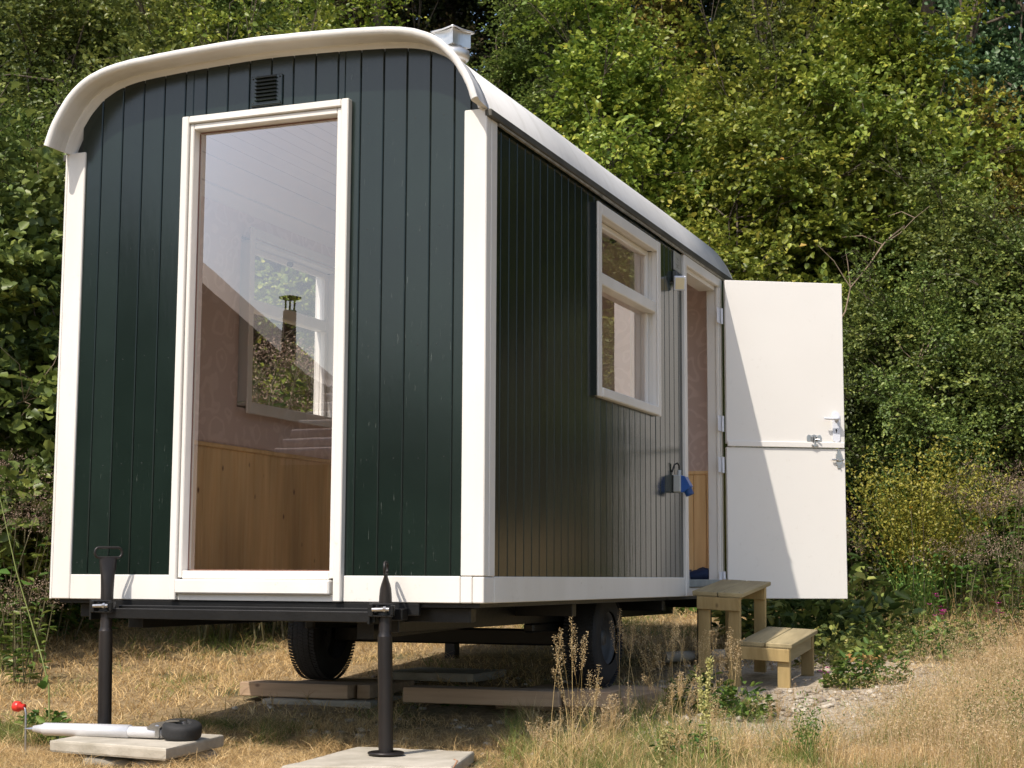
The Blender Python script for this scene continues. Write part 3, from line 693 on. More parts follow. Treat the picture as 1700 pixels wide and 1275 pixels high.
# front jack bar and jack legs
def bar(b):
    b.box(-1.80,-.44,-.135,-.095,-.083,-.038,.003)
    b.box(-1.78,-.35,-.055,.003,-.075,-.025,.003)
part('jack_bar','black',wg,bar)
def jack(X,Y,zf,zt,turn,plate):
    j=part('jack_leg','rustblack',wg,lambda b: (b.tube([(X+.012,Y,zf),(X,Y,-.14)],[.031,.031],20),b.tube([(X,Y,-.14),(X,Y,-.125),(X,Y,-.05)],[.031,.026,.028],20)))
    ax=Vector((math.cos(turn),math.sin(turn),0)); ay=Vector((-ax.y,ax.x,0))
    def neck(b):
        sec=[(-.05,.028,.028),(.0,.029,.028),(.03,.029,.027),(.06,.030,.024),(zt*.46,.032,.019),(zt*.55,.036,.013),(zt-.064,.040,.008),(zt-.050,.041,.006)]
        vs=[];n=16
        for (z,rx,ry) in sec:
            for k in range(n): a=2*PI*k/n; p=Vector((X,Y,z))+ax*rx*math.cos(a)+ay*ry*math.sin(a); vs.append(p)
        fs=[(i*n+k,i*n+(k+1)%n,(i+1)*n+(k+1)%n,(i+1)*n+k) for i in range(len(sec)-1) for k in range(n)]
        b.add(vs,fs,True); b.add([vs[-n+k] for k in range(n)],[tuple(range(n))])
    part('flattened_neck','rustblack',j,neck)
    def loop(b):
        pts=[];w_,h_=.042,.020
        for k in range(25):
            a=2*PI*k/24; cx_=(w_ if math.cos(a)>0 else -w_)
            pts.append(Vector((X,Y,zt-.026))+ax*(cx_+h_*math.cos(a)*1.0)+Vector((0,0,h_*1.15*math.sin(a))))
        b.tube(pts,.0058,8,cap=False)
    part('handle_loop','rustblack',j,loop)
    if not plate: part('rust_patch','rust',j,lambda b: b.tube([(X+.0125,Y,zf+.0),(X+.0122,Y,zf+.085)],[.0318,.0316],20,cap=False))
    if plate: part('foot_plate','rustblack',j,lambda b: b.lathe([(0,0),(0,.073),(.004,.077),(.010,.076),(.012,.070),(.011,.035)],(X+.012,Y,zf-.004),(0,0,1),28))
    def clamp(b):
        b.box(X-.062,X-.052,Y-.045,Y+.06,-.09,.0,.002); b.box(X-.05,X+.055,Y-.046,Y-.038,-.01,-.002,.002); b.box(X-.05,X+.055,Y-.044,Y-.036,-.058,-.050,.002)
        b.box(X-.055,X-.035,Y-.05,Y-.03,-.058,-.004,.003); b.box(X+.045,X+.058,Y-.05,Y-.03,-.05,-.008,.003)
        b.lathe([(-.022,.040),(.022,.040),(.022,.031),(-.022,.031),(-.022,.040)],(X,Y,-.032),(0,0,1),24)
    part('clamp','black',j,clamp)
    part('clamp_bolt','zinc',j,lambda b: (b.tube([(X-.035,Y-.052,-.028),(X+.045,Y-.052,-.026)],.0085,8),b.lathe([(0,.013),(.012,.013),(.012,0)],(X+.018,Y-.052,-.027),(1,0,0),6,False)))
jack(-.40,-.115,-.622,.172,R(110),True)
jack(-1.80,-.115,-.66,0.238,R(50),False)

# ================================================================= loose things
def rotated_paver(name,corners,zt,th_,label,cat,mk='concrete',group=None,seed=1):
    random.seed(seed); b=MB(); n=14
    # slightly irregular slab: grid top with chipped edges
    A,B,C,D=[Vector((*c,0)) for c in corners]; vs=[]
    def pt(u,v): return A.lerp(B,u).lerp(D.lerp(C,u),v)
    ring=[(i/n,0) for i in range(n)]+[(1,i/n) for i in range(n)]+[(1-i/n,1) for i in range(n)]+[(0,1-i/n) for i in range(n)]
    ctr=pt(.5,.5); rings=[]
    chips=[random.uniform(0,1)**4 for _ in ring]
    for (dz,sc_,ck) in [(0,.975,0),(-.004,.992,.2),(-.012,1,.5),(-th_+.008,.997,1),(-th_,.985,1.2)]:
        rg=[]
        for (u,v),c_ in zip(ring,chips):
            p=ctr+(pt(u,v)-ctr)*(sc_-.012*c_*ck+random.uniform(-.002,.002)); rg.append((p.x,p.y,zt+dz-(.004*c_ if dz==0 else 0)))
        rings.append(rg)
    m_=len(ring); vs=[v for rg in rings for v in rg]; fs=[(i*m_+k,i*m_+(k+1)%m_,(i+1)*m_+(k+1)%m_,(i+1)*m_+k) for i in range(4) for k in range(m_)]
    fs+=[tuple(range(m_)),tuple(range(4*m_,5*m_))]
    b.add(vs,fs); return tag(b.build(name,mk),label,cat,group)
# pavers and plank packing
rotated_paver('concrete_slab',[(-1.87,-.40),(-1.215,-.49),(-1.30,.10),(-1.88,.14)],-.600,.052,'square concrete slab under the silver jockey wheel, left of the picture','paving slab',seed=2)
rotated_paver('concrete_slab',[(-.60,-.62),(.03,-.38),(-.12,.20),(-.66,.16)],-.630,.052,'square concrete slab carrying the round foot of the nearer black jack','paving slab',seed=3)
def stones(name,spots,label,seed):
    random.seed(seed)
    for (x,y,z,r,lb) in spots:
        bm=bmesh.new(); bmesh.ops.create_icosphere(bm,subdivisions=3,radius=1)
        for v in bm.verts:
            d=1+.22*mnoise.noise(v.co*1.3+Vector((x*7,y*5,z)))+.06*mnoise.noise(v.co*5); v.co=Vector((v.co.x*r[0]*d,v.co.y*r[1]*d,v.co.z*r[2]*d))+Vector((x,y,z))
        b=MB(); b.bm(bm,smooth=True); tag(b.build(name,'stone'),lb,'stone')
stones('rubble_stone',[(-1.60,-.34,-.69,(.12,.10,.045),'rough grey stone packed under the front left of the slab with the jockey wheel'),
 (-1.36,-.34,-.685,(.11,.09,.04),'rounded grey stone packed under the front right of the slab with the jockey wheel'),
 (-1.38,-.02,-.685,(.10,.12,.04),'rough grey stone packed under the back of the slab with the jockey wheel')],'',1)
def plank(x0,x1,y0,y1,z0,z1,lb,rot=0,cat='plank'):
    b=MB(); Mx=Matrix.Translation(((x0+x1)/2,(y0+y1)/2,(z0+z1)/2))@Matrix.Rotation(R(rot),4,'Z')
    b.box(-(x1-x0)/2,(x1-x0)/2,-(y1-y0)/2,(y1-y0)/2,-(z1-z0)/2,(z1-z0)/2,.004,Mx); return tag(b.build('timber_plank','plank'),lb,cat)
plank(-1.02,-.17,1.38,1.56,-.535,-.457,'long pale timber lying in front of the nearer wheel, its left and middle length',1.5)
plank(-.155,.09,1.42,1.60,-.530,-.452,'short pale timber end beside the long one at the nearer wheel',1.5)
plank(-.62,.12,1.66,2.5,-.575,-.492,'wide timber packing directly under the nearer wheel',0)
plank(-2.16,-1.49,1.66,1.86,-.555,-.478,'pale timber block wedged in front of the far wheel',1)
plank(-1.475,-1.40,1.74,1.92,-.555,-.48,'short timber offcut at the right end of the far wheel block',4)
plank(-2.1,-1.5,1.9,2.55,-.57,-.502,'timber packing directly under the far wheel',0)
rotated_paver('concrete_slab',[(-1.98,1.60),(-1.33,1.63),(-1.35,2.1),(-1.98,2.1)],-.560,.05,'grey slab beneath the pale timber block at the far wheel','paving slab',seed=5)
rotated_paver('concrete_slab',[(-1.75,2.62),(-1.15,2.62),(-1.15,3.15),(-1.75,3.15)],-.46,.05,'grey slab lying just behind the far wheel','paving slab',seed=6)
b=MB(); b.tube([(-.35,3.9,-.40),(.05,4.3,-.385)],.035,14); tag(b.build('concrete_tube','concrete'),'pale grey pipe lying on the ground behind the nearer wheel','pipe')

# jockey wheel
jw=empty('jockey_wheel',(-1.7,-.18,-.6),label='silver jockey wheel lying on the left slab with its red crank knob in the grass',cat='jockey wheel')
ya=-.19
part('outer_tube','tube_white',jw,lambda b: (b.lathe([(0,0),(.0,.014),(.05,.022),(.058,.0285),(.50,.0295),(.50,.024),(.52,.024)],(-2.10,ya-.02,-.578),(1,.03,.012),28)))
part('inner_tube','tube_white',jw,lambda b: b.lathe([(0,.0245),(.17,.0245),(.17,0)],(-1.60,ya-.005,-.5735),(1,.03,.012),28))
part('point','zinc',jw,lambda b: b.lathe([(0,.003),(.06,.014),(.1,.016)],(-2.145,ya-.021,-.580),(1,.03,.012),16))
part('fork','zinc',jw,lambda b: (b.prism([(-1.50,-.552),(-1.47,-.53),(-1.37,-.512),(-1.33,-.512),(-1.33,-.518),(-1.40,-.524),(-1.44,-.56)],1,ya-.03,ya+.03),b.box(-1.455,-1.43,ya-.035,ya+.035,-.592,-.535,.006)))
ty=part('tyre','rubber',jw,lambda b: b.lathe([(0,.04),(.002,.074),(.012,.084),(.022,.086),(.050,.086),(.060,.084),(.070,.074),(.072,.04)],(-1.35,ya+.02,-.594),(0.12,-.12,1),40))
part('rim','zinc',jw,lambda b: b.lathe([(.0,.045),(.07,.045),(.072,.04),(.062,.03),(.078,.02),(.078,0)],(-1.35,ya+.02,-.594),(0.12,-.12,1),28))
part('crank','zinc',jw,lambda b: b.tube([(-2.172,ya+.02,-.72),(-2.176,ya+.02,-.62),(-2.18,ya+.02,-.515),(-2.184,ya+.02,-.495),(-2.20,ya+.02,-.488),(-2.235,ya+.02,-.486)],.0055,10))
part('knob','red',jw,lambda b: b.lathe([(0,0),(.0,.014),(.022,.014),(.024,.020),(.030,.024),(.052,.024),(.058,.018),(.060,0)],(-2.188,ya+.02,-.488),(-1,0,.03),24))
# blue cloth on wagon floor
cl=empty('blue_jacket',(-.30,4.1,.095),label='dark blue rolled up cloth lying on the wagon floor just inside the doorway',cat='cloth')
def jk(b):
    n=18;m_=12; vs=[]
    for i in range(n+1):
        t_=i/n; x=-.30+.24*t_; r=.016+.026*min(1,t_*1.5); 
        for k in range(m_):
            a=2*PI*k/m_; rr=r*(1+.18*mnoise.noise(Vector((t_*6,math.cos(a)*1.5,math.sin(a)*1.5)))); vs.append((x,4.08+rr*1.2*math.cos(a),.096+max(-0,rr*.95+rr*.95*math.sin(a))))
    b.add(vs,[(i*m_+k,i*m_+(k+1)%m_,(i+1)*m_+(k+1)%m_,(i+1)*m_+k) for i in range(n) for k in range(m_)],True); b.add(vs[:m_],[tuple(range(m_))]); b.add(vs[-m_:],[tuple(range(m_))])
part('rolled_cloth','cloth',cl,jk)
part('band','clothband',cl,lambda b: b.lathe([(0,.034),(.018,.037)],(-.235,4.08,.127),(1,0,0.1),20))

# wooden steps
sp=empty('wooden_steps',(.35,3.3,-.5),label='two tread freestanding wooden steps in front of the open doorway',cat='steps')
SMt=Matrix.Translation((.075,3.03,.034))@Matrix.Rotation(R(-3.5),4,'Z')@Matrix.Rotation(R(6.6),4,'X')@Matrix.Rotation(R(2.6),4,'Y')
sw,SL=.307,.60
def spart(name,mk,fn,parent=None):
    b=MB(); fn(b); b.v=[tuple(SMt@Vector(v)) for v in b.v]; return b.build(name,mk,parent or sp)
xo,hh=.286,.277
for (a,c,z,nm) in ((0,.152,0,'tread_board'),(.158,sw,0,'tread_board'),(xo,xo+.15,-hh,'tread_board'),(xo+.157,xo+sw+.006,-hh,'tread_board')):
    def tb(b,a=a,c=c,z=z):
        b.box(a,c,0,SL,z-.024,z,.003)
        k=int((c-a)/.0125)
        for i in range(k): b.box(a+.004+i*.0125,a+.004+i*.0125+.007,0.0015,SL-.002,z-.029,z-.0235,.001)
    spart(nm,'stepwood_y',tb)
    for yy in (.035,SL-.035):
        for xx in (a+.03,c-.03): spart('screw','black',lambda b: b.lathe([(0,.0045),(.0008,.0045),(.0008,0)],(xx,yy,z),(0,0,1),8))
def legb(nm,a,c,y,z0,z1): spart(nm,'stepwood_z',lambda b: b.box(a,c,y,y+.028,z0,z1,.003))
bt=-.555
for y in (.022,SL-.05):
    legb('leg',.028,.098,y+.0,bt,-.031); legb('leg',.212,.285,y,bt,-.031)
    legb('leg',xo+.222,xo+.296,y,bt,-hh-.031)
    spart('rail','stepwood_z',lambda b,y=y: b.box(.026,.287,y-.0215,y-.001,-.105,-.0305,.003))
    spart('rail','stepwood_z',lambda b,y=y: b.box(.2885,xo+.298,y-.0215,y-.001,-hh-.105,-hh-.0305,.003))
spart('rail','stepwood_y',lambda b: b.box(xo+.262,xo+.29,.051,SL-.051,-hh-.11,-hh-.031,.003))

# shed behind the viewer (seen only as a reflection in the end window)
sh=empty('garden_shed',(-9.2,-9.6,-.9),label='dark boarded shed with a low corrugated roof, mirrored in the end window',cat='shed')
part('gable_wall','shedwall',sh,lambda b: b.prism([(-11.5,-1.2),(-4.0,-1.2),(-4.0,1.2),(-5.9,2.15),(-8.6,4.35),(-11.5,2.7)],1,-9.75,-9.3))
def rfp(b):
    b.prism([(-4.0,1.20),(-3.6,1.08),(-5.9,2.28),(-8.62,4.5),(-11.9,2.6),(-11.9,2.5),(-8.6,4.36),(-5.9,2.16)],1,-9.85,-9.05)
part('roof','flueblack',sh,rfp)
lt=empty('tiled_lean_to',(-4.6,-8.2,-.9),label='low lean-to with pale corrugated roof, mirrored low in the end window',cat='shed')
def ctl(b):
    for i in range(9):
        z=1.35+i*.11; y=-8.0-i*.16
        b.tube([(-5.65-.0*i,y,z),(-2.6,y,z)],.045,8)
    b.prism([(-8.0,1.28),(-9.4,2.24),(-9.4,2.18),(-8.0,1.22)],0,-5.6,-2.6)
part('roof_sheet','slat',lt,ctl)
part('wall','shedwall',lt,lambda b: b.box(-5.5,-2.7,-9.2,-8.2,-1.2,1.3,.01))
fl=empty('flue_pipe',(-6.17,-9.15,1.4),label='dark flue pipe with rain cap, mirrored in the tall end window',cat='flue')
part('pipe','flueblack',fl,lambda b: (b.tube([(-6.17,-9.12,1.5),(-6.17,-9.12,3.02)],.08,20)))
part('rain_cap','flueblack',fl,lambda b: (b.lathe([(0,.125),(.012,.13),(.04,.02),(.04,0)],(-6.17,-9.12,3.16),(0,0,1),24),[b.tube([(-6.17+.06*math.cos(a),-9.12+.06*math.sin(a),3.0),(-6.17+.06*math.cos(a),-9.12+.06*math.sin(a),3.17)],.012,6) for a in (0,2.1,4.2)]))

#VEG
# ================================================================= VEGETATION
rng=np.random.default_rng(11)
def quads_mesh(name,V,Fc,tint,mk):
    """V (n,3) verts, Fc (m,3) tris, tint per vertex"""
    me=bpy.data.meshes.new(name); me.vertices.add(len(V)); me.vertices.foreach_set('co',V.astype(np.float32).ravel())
    m_=len(Fc); me.loops.add(m_*3); me.loops.foreach_set('vertex_index',Fc.astype(np.int32).ravel())
    me.polygons.add(m_); me.polygons.foreach_set('loop_start',np.arange(0,m_*3,3,dtype=np.int32)); me.polygons.foreach_set('loop_total',np.full(m_,3,np.int32))
    a=me.attributes.new('tint','FLOAT','POINT'); a.data.foreach_set('value',tint.astype(np.float32)); me.update(); me.validate()
    me.materials.append(M[mk]); return me
def norm(a): return a/np.maximum(np.linalg.norm(a,axis=1,keepdims=True),1e-9)
def leaves(P,T,Nn,ln,wd,tint,fold=.25,round_=.45):
    """folded leaves: base, two sides, tip (6 verts for a rounder outline)"""
    n=len(P); T=norm(T); B=norm(np.cross(Nn,T)); Nn=np.cross(T,B); ln=ln[:,None]; wd=wd[:,None]
    v0=P; vL=P+T*ln*.33-B*wd*.5+Nn*wd*fold; vR=P+T*ln*.33+B*wd*.5+Nn*wd*fold
    vL2=P+T*ln*.72-B*wd*round_*.85+Nn*wd*fold*.6; vR2=P+T*ln*.72+B*wd*round_*.85+Nn*wd*fold*.6; vt=P+T*ln-Nn*ln*.12
    V=np.stack([v0,vL,vL2,vt,vR2,vR],1).reshape(-1,3); b=(np.arange(n)*6)[:,None]
    Fc=np.concatenate([b+np.array([[0,3,2]]),b+np.array([[0,2,1]]),b+np.array([[0,4,3]]),b+np.array([[0,5,4]])],0)
    return V,Fc,np.repeat(tint,6)
def clumped(n_clump,env,rmin,rmax,up_bias=.25,seed=0):
    r=np.random.default_rng(seed); C=env(n_clump,r); R_=r.uniform(rmin,rmax,n_clump); return C,R_
def crown(name,env,n_clump,rr,n_spray,lps,ln,wd,mk,seed,flat=.55,spray_len=.28,gap=0.0,tip_tint=.25):
    """crown of clumps; sprays of leaves stand on the shells of the clumps"""
    r=np.random.default_rng(seed); C,R_=clumped(n_clump,env,*rr,seed=seed); ct=C.mean(0)
    w_=R_**2; k=r.choice(n_clump,n_spray,p=w_/w_.sum())
    d=norm(r.normal(size=(n_spray,3))); out=norm(C[k]-ct+1e-3); d=norm(d+out*.55+np.array([0,0,.35]))
    rad=R_[k]*(r.random(n_spray)**.35)*r.uniform(.75,1.12,n_spray)
    rad*=np.where(r.random(n_spray)<.16,r.uniform(1.1,1.55,n_spray),1.0); P=C[k]+d*rad[:,None]*np.array([1,1,.8])
    T=norm(d*np.array([1,1,.5])+r.normal(size=(n_spray,3))*.45+np.array([0,0,-.05]))
    ct_=r.uniform(0,1,n_clump)[k]
    Ps=[];Ts=[];Ns=[];tn=[]
    side=np.cross(T,np.array([0,0,1.0])); side=norm(side+1e-6)
    upn=norm(np.array([0,0,1.0])*flat+d*(1-flat)+r.normal(size=(n_spray,3))*.15)
    for j in range(lps):
        t_=j/max(1,lps-1); s_=1 if j%2 else -1
        base=P+T*(t_*spray_len*r.uniform(.8,1.2,(n_spray,1)))+np.array([0,0,-.10*spray_len])*t_**2+r.normal(size=(n_spray,3))*.012
        dirn=T*(.35+.65*t_)+side*s_*(1.0-.75*t_)+r.normal(size=(n_spray,3))*.28
        Ps.append(base);Ts.append(dirn);Ns.append(upn+r.normal(size=(n_spray,3))*.38)
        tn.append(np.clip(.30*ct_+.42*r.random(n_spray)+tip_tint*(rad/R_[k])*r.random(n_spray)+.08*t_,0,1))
    P=np.concatenate(Ps);T=np.concatenate(Ts);Nn=np.concatenate(Ns);tn=np.concatenate(tn); n=len(P)
    sz=r.uniform(.65,1.2,n)
    V,Fc,tt=leaves(P,T,Nn,ln*sz,wd*sz,tn); return quads_mesh(name,V,Fc,tt,mk),C,R_
def limbs(name,C,H,seed,r0=.05,nstem=3,mk='bark',spread=.25,thin=.35,low=0.0):
    r=random.Random(seed); b=MB(); stems=[]
    for s_ in range(nstem):
        a=r.uniform(0,2*PI); p=Vector((r.uniform(-.1,.1),r.uniform(-.1,.1),low-.3)); top=Vector((math.cos(a)*spread*H*.4,math.sin(a)*spread*H*.4,H*r.uniform(.75,.95)))
        pts=[p.lerp(top,t_)+Vector((r.uniform(-.05,.05),r.uniform(-.05,.05),0))*H*.25*(t_>0) for t_ in (0,.2,.4,.6,.8,1)]
        b.tube(pts,[r0*(1-.85*i/5) for i in range(6)],7); stems.append(pts)
    for c in C:
        c=Vector(c); st=r.choice(stems); cand=[q for q in st if q.z<c.z+.1] or [st[1]]
        q=min(cand,key=lambda q_:(q_-c).length); mid=q.lerp(c,.5)+Vector((r.uniform(-.1,.1),r.uniform(-.1,.1),.1*r.random()))*(c-q).length
        b.tube([q,q.lerp(mid,.6),mid,c],[r0*thin,r0*thin*.8,r0*thin*.6,r0*thin*.2],5)
        for _ in range(4):
            e=c+Vector((r.gauss(0,1),r.gauss(0,1),r.gauss(.3,.8))).normalized()*r.uniform(.25,.5); b.tube([mid.lerp(c,.6),c.lerp(e,.5)+Vector((0,0,.03)),e],[r0*thin*.4,r0*thin*.3,r0*thin*.1],4)
    me=bpy.data.meshes.new(name); me.from_pydata(b.v,[],b.f); me.polygons.foreach_set('use_smooth',b.sm); me.materials.append(M[mk]); return me
def ell(rx,ry,z0,z1,pw=.45,low=.5):
    def f(n,r):
        u=norm(r.normal(size=(n,3)))*(r.random(n)**pw)[:,None]; return u*np.array([rx,ry,(z1-z0)/2])+np.array([0,0,(z0+z1)/2])
    return f
def cone(rx,z0,z1):
    def f(n,r):
        t_=r.random(n)**1.2; a=r.uniform(0,2*PI,n); q=rx*(1-.8*t_)*np.sqrt(r.random(n)); return np.stack([q*np.cos(a),q*np.sin(a),z0+(z1-z0)*t_],1)
    return f
def branchy(rx,ry,z0,z1,nb=46,seg=6,droop=.25,top=.55):
    # clump centres strung along arching branches: jagged outline, layers and gaps
    def f(n,r):
        out=[]; H=z1-z0
        for i in range(nb):
            t_=((i+r.random())/nb)**.85; a=i*2.39996+r.normal()*.4; z_=z0+H*t_*.9
            reach=math.sin(PI*min(1,.16+.84*t_)**1.0)**.6 if t_<top else max(.12,math.cos((t_-top)/(1-top)*PI/2)**.8)
            reach*=r.uniform(.65,1.18); rise=H*r.uniform(.04,.20)*(1 if t_<.8 else 2.0)
            for k in range(seg):
                q=.30+.70*(k+.6*r.random())/seg
                out.append((math.cos(a)*rx*reach*q+r.normal()*.05,math.sin(a)*ry*reach*q+r.normal()*.05,z_+rise*q*2-droop*reach*q*q+r.normal()*.04))
                a+=r.normal()*.10
        return np.array(out)[:n] if len(out)>=n else np.array(out)
    f.n=nb*seg; return f
PROTO={}
def proto(key,nm,env,nc,rr,ns,lps,ln,wd,mk,seed,H,flat=.55,sl=.28,r0=.05,nstem=3,bk='bark',**k):
    if hasattr(env,'n'): nc=env.n; rr=(rr[0]*.50,rr[1]*.50)
    me,C,_=crown(nm+'_crown',env,nc,rr,ns,lps,ln,wd,mk,seed,flat,sl)
    PROTO[key]=(nm,me,limbs(nm+'_trunk',C[5::6] if hasattr(env,'n') else C,H,seed,r0,nstem,bk,**k))
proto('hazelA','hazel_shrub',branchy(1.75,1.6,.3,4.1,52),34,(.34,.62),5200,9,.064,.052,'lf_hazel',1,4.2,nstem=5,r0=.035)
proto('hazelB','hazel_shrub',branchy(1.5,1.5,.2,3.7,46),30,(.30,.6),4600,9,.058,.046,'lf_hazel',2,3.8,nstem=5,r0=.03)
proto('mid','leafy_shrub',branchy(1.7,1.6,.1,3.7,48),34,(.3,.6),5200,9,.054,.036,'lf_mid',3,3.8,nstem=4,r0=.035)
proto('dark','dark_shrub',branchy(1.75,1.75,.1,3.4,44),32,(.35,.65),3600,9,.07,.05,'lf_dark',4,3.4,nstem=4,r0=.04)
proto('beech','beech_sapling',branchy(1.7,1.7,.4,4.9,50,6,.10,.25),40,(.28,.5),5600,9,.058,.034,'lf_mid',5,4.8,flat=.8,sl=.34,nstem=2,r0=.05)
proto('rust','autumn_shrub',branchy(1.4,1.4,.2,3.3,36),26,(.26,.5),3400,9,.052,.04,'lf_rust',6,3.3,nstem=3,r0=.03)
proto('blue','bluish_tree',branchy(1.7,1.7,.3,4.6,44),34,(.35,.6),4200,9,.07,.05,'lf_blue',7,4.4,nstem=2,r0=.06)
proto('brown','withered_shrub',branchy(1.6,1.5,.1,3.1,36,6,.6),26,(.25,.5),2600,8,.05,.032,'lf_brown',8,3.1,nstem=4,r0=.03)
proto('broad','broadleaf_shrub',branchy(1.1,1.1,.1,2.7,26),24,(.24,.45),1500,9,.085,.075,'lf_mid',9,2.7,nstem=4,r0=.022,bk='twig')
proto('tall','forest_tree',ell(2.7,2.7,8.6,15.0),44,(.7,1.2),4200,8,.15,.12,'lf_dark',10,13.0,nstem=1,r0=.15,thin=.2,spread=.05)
def sheared(me,k):
    m2=me.copy(); n=len(m2.vertices); a=np.empty(n*3,np.float32); m2.vertices.foreach_get('co',a); a=a.reshape(-1,3); a[:,1]-=k*np.maximum(a[:,2],0); m2.vertices.foreach_set('co',a.ravel()); m2.update(); return m2
PROTO['lean']=('added_shade_tree',sheared(PROTO['tall'][1],.36),sheared(PROTO['tall'][2],.36))  # added tree, sheared so its unseen crown casts shade on the upper slope
def plant(key,x,y,s=1.0,rot=0.0,label=None,group=None,sz=None,cat='shrub',dz=0):
    nm,cm,tm=PROTO[key]; o=empty(nm,(x,y,g(x,y)-.05+dz)); o.rotation_euler=(0,0,rot); o.scale=(s,s,(sz or s)); tag(o,label,cat,group)
    for n_,me in (('crown',cm),('trunk',tm)):
        c=bpy.data.objects.new(n_,me); col.objects.link(c); c.parent=o
    return o
def at(px,D):
    """ground position D metres from the viewpoint in the direction of picture column px"""
    a=YAW-math.atan((px-850)/F); return CX-math.sin(a)*D,CY+math.cos(a)*D
rl=random.Random(5)
SH=[ # key,px,D,scale,zscale,label,cat
('hazelA',1010,17.5,1.05,1.05,'yellow green hazel bush right behind the middle of the wagon roof','shrub'),
('hazelB',1260,16.6,1.1,1.1,'yellow green hazel bush rising just above the open white door','shrub'),
('hazelA',1470,17.3,1.0,1.1,'hazel bush with pale leaves just right of the white door top','shrub'),
('mid',1640,15.6,.8,.8,'green leafy bush at the right edge level with the door','shrub'),
('mid',1450,15.2,.55,.62,'low dark green bush right beside the free edge of the door','shrub'),
('dark',1330,14.6,.5,.55,'dark low bush seen under and behind the open door','shrub'),
('mid',1560,14.9,.6,.62,'low green bush behind the yellow broom','shrub'),
('mid',1730,15.2,.75,.75,'green bush cut by the right edge above the dry flower heads','shrub'),
('hazelB',1110,19.6,.95,.85,'hazel with golden tips above the wagon roof, left of the tall beech','shrub'),
('beech',1310,20.0,.8,1.0,'upright green beech sapling in the middle of the slope','tree'),
('hazelA',1530,20.0,.95,.68,'bright hazel on the slope between beech and orange bush','shrub'),
('rust',1690,17.4,.8,.85,'orange tinted autumn bush at the right edge','shrub'),
('beech',880,20.6,.85,.8,'pale green sapling right behind the roof cowl','tree'),
('dark',1400,22.4,1.0,.9,'dark green bush above and behind the tall beech','shrub'),
('dark',1480,24.2,.9,.9,'dark bush high on the slope left of the bluish tree','shrub'),
('mid',1240,24.6,.75,1.05,'pointed green sapling near the top, above the tall beech','tree'),
('rust',1100,21.6,.9,1.25,'rust orange bush near the top, above the golden hazel','shrub'),
('blue',1690,20.0,.95,1.25,'bluish green tree in the top right corner','tree'),
('dark',960,24.6,1.1,1.0,'dark green bush near the top between cowl and rust orange bush','shrub'),
('dark',1380,26.5,1.2,1.2,'dark bush in the shade at the top, right of the rust orange bush','shrub'),
('dark',1590,26.8,1.2,1.2,'dark bush in the shade at the top beside the bluish tree','shrub'),
('dark',1140,27.6,1.2,1.2,'dark bush in the shade at the top behind the rust orange bush','shrub'),
('mid',740,21.0,.8,.75,'green bush behind the near end of the roof, left of the cowl','shrub'),
('brown',650,23.5,1.1,1.25,'brown withered hanging thicket above the right of the roof end','shrub'),
('brown',500,23.0,1.0,1.2,'brown thicket mixed with green above the middle of the roof end','shrub'),
('dark',820,26.0,1.2,1.3,'dark bush at the top right above the cowl','shrub'),
('mid',380,19.5,1.1,1.1,'green bush above the left half of the roof end','shrub'),
('hazelB',560,19.8,.95,.9,'yellow green bush just above the roof end middle','shrub'),
('hazelB',230,18.6,1.05,1.05,'hazel bush above the left shoulder of the roof','shrub'),
('mid',90,17.6,1.1,1.15,'green bush at the left edge above the roof shoulder','shrub'),
('mid',-60,16.0,1.0,1.0,'dark green bush cut by the left edge at roof height','shrub'),
('dark',170,22.5,1.1,1.2,'dark bush at the top left corner','shrub'),
('dark',330,24.2,1.1,1.1,'green bush near the top left, above the roof shoulder','shrub'),
('dark',40,24.5,1.2,1.2,'dark bush in the very top left corner','shrub'),
('dark',460,26.5,1.2,1.3,'dark bush in the shade at the top above the grille','shrub'),
('broad',45,13.0,.95,.95,'broad leaved bush beside the left corner post at window height','shrub'),
('broad',-40,12.2,1.0,1.0,'broad leaved bush cut by the left edge','shrub'),
('mid',140,15.0,.8,.8,'leafy bush hidden mostly behind the left corner post','shrub'),
('broad',110,14.6,.9,.85,'broad leaved bush just behind the left corner post top','shrub'),
('mid',330,15.5,1.1,1.2,'green bush seen through both windows of the wagon','shrub'),
('mid',480,16.0,.95,.95,'leafy bush seen through the far window of the wagon','shrub'),
('hazelB',420,14.4,.9,1.0,'yellow green bush seen at the left in the far window','shrub'),
('mid',640,17.0,.9,.9,'leafy bush hidden behind the wagon','shrub'),
('mid',900,16.6,.8,.8,'leafy bush hidden behind the wagon roof','shrub'),
]
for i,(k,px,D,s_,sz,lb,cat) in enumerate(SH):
    x,y=at(px,D); plant(k,x,y,s_,rl.uniform(0,6.28),lb,'bushes and saplings on the wooded slope',sz,cat)
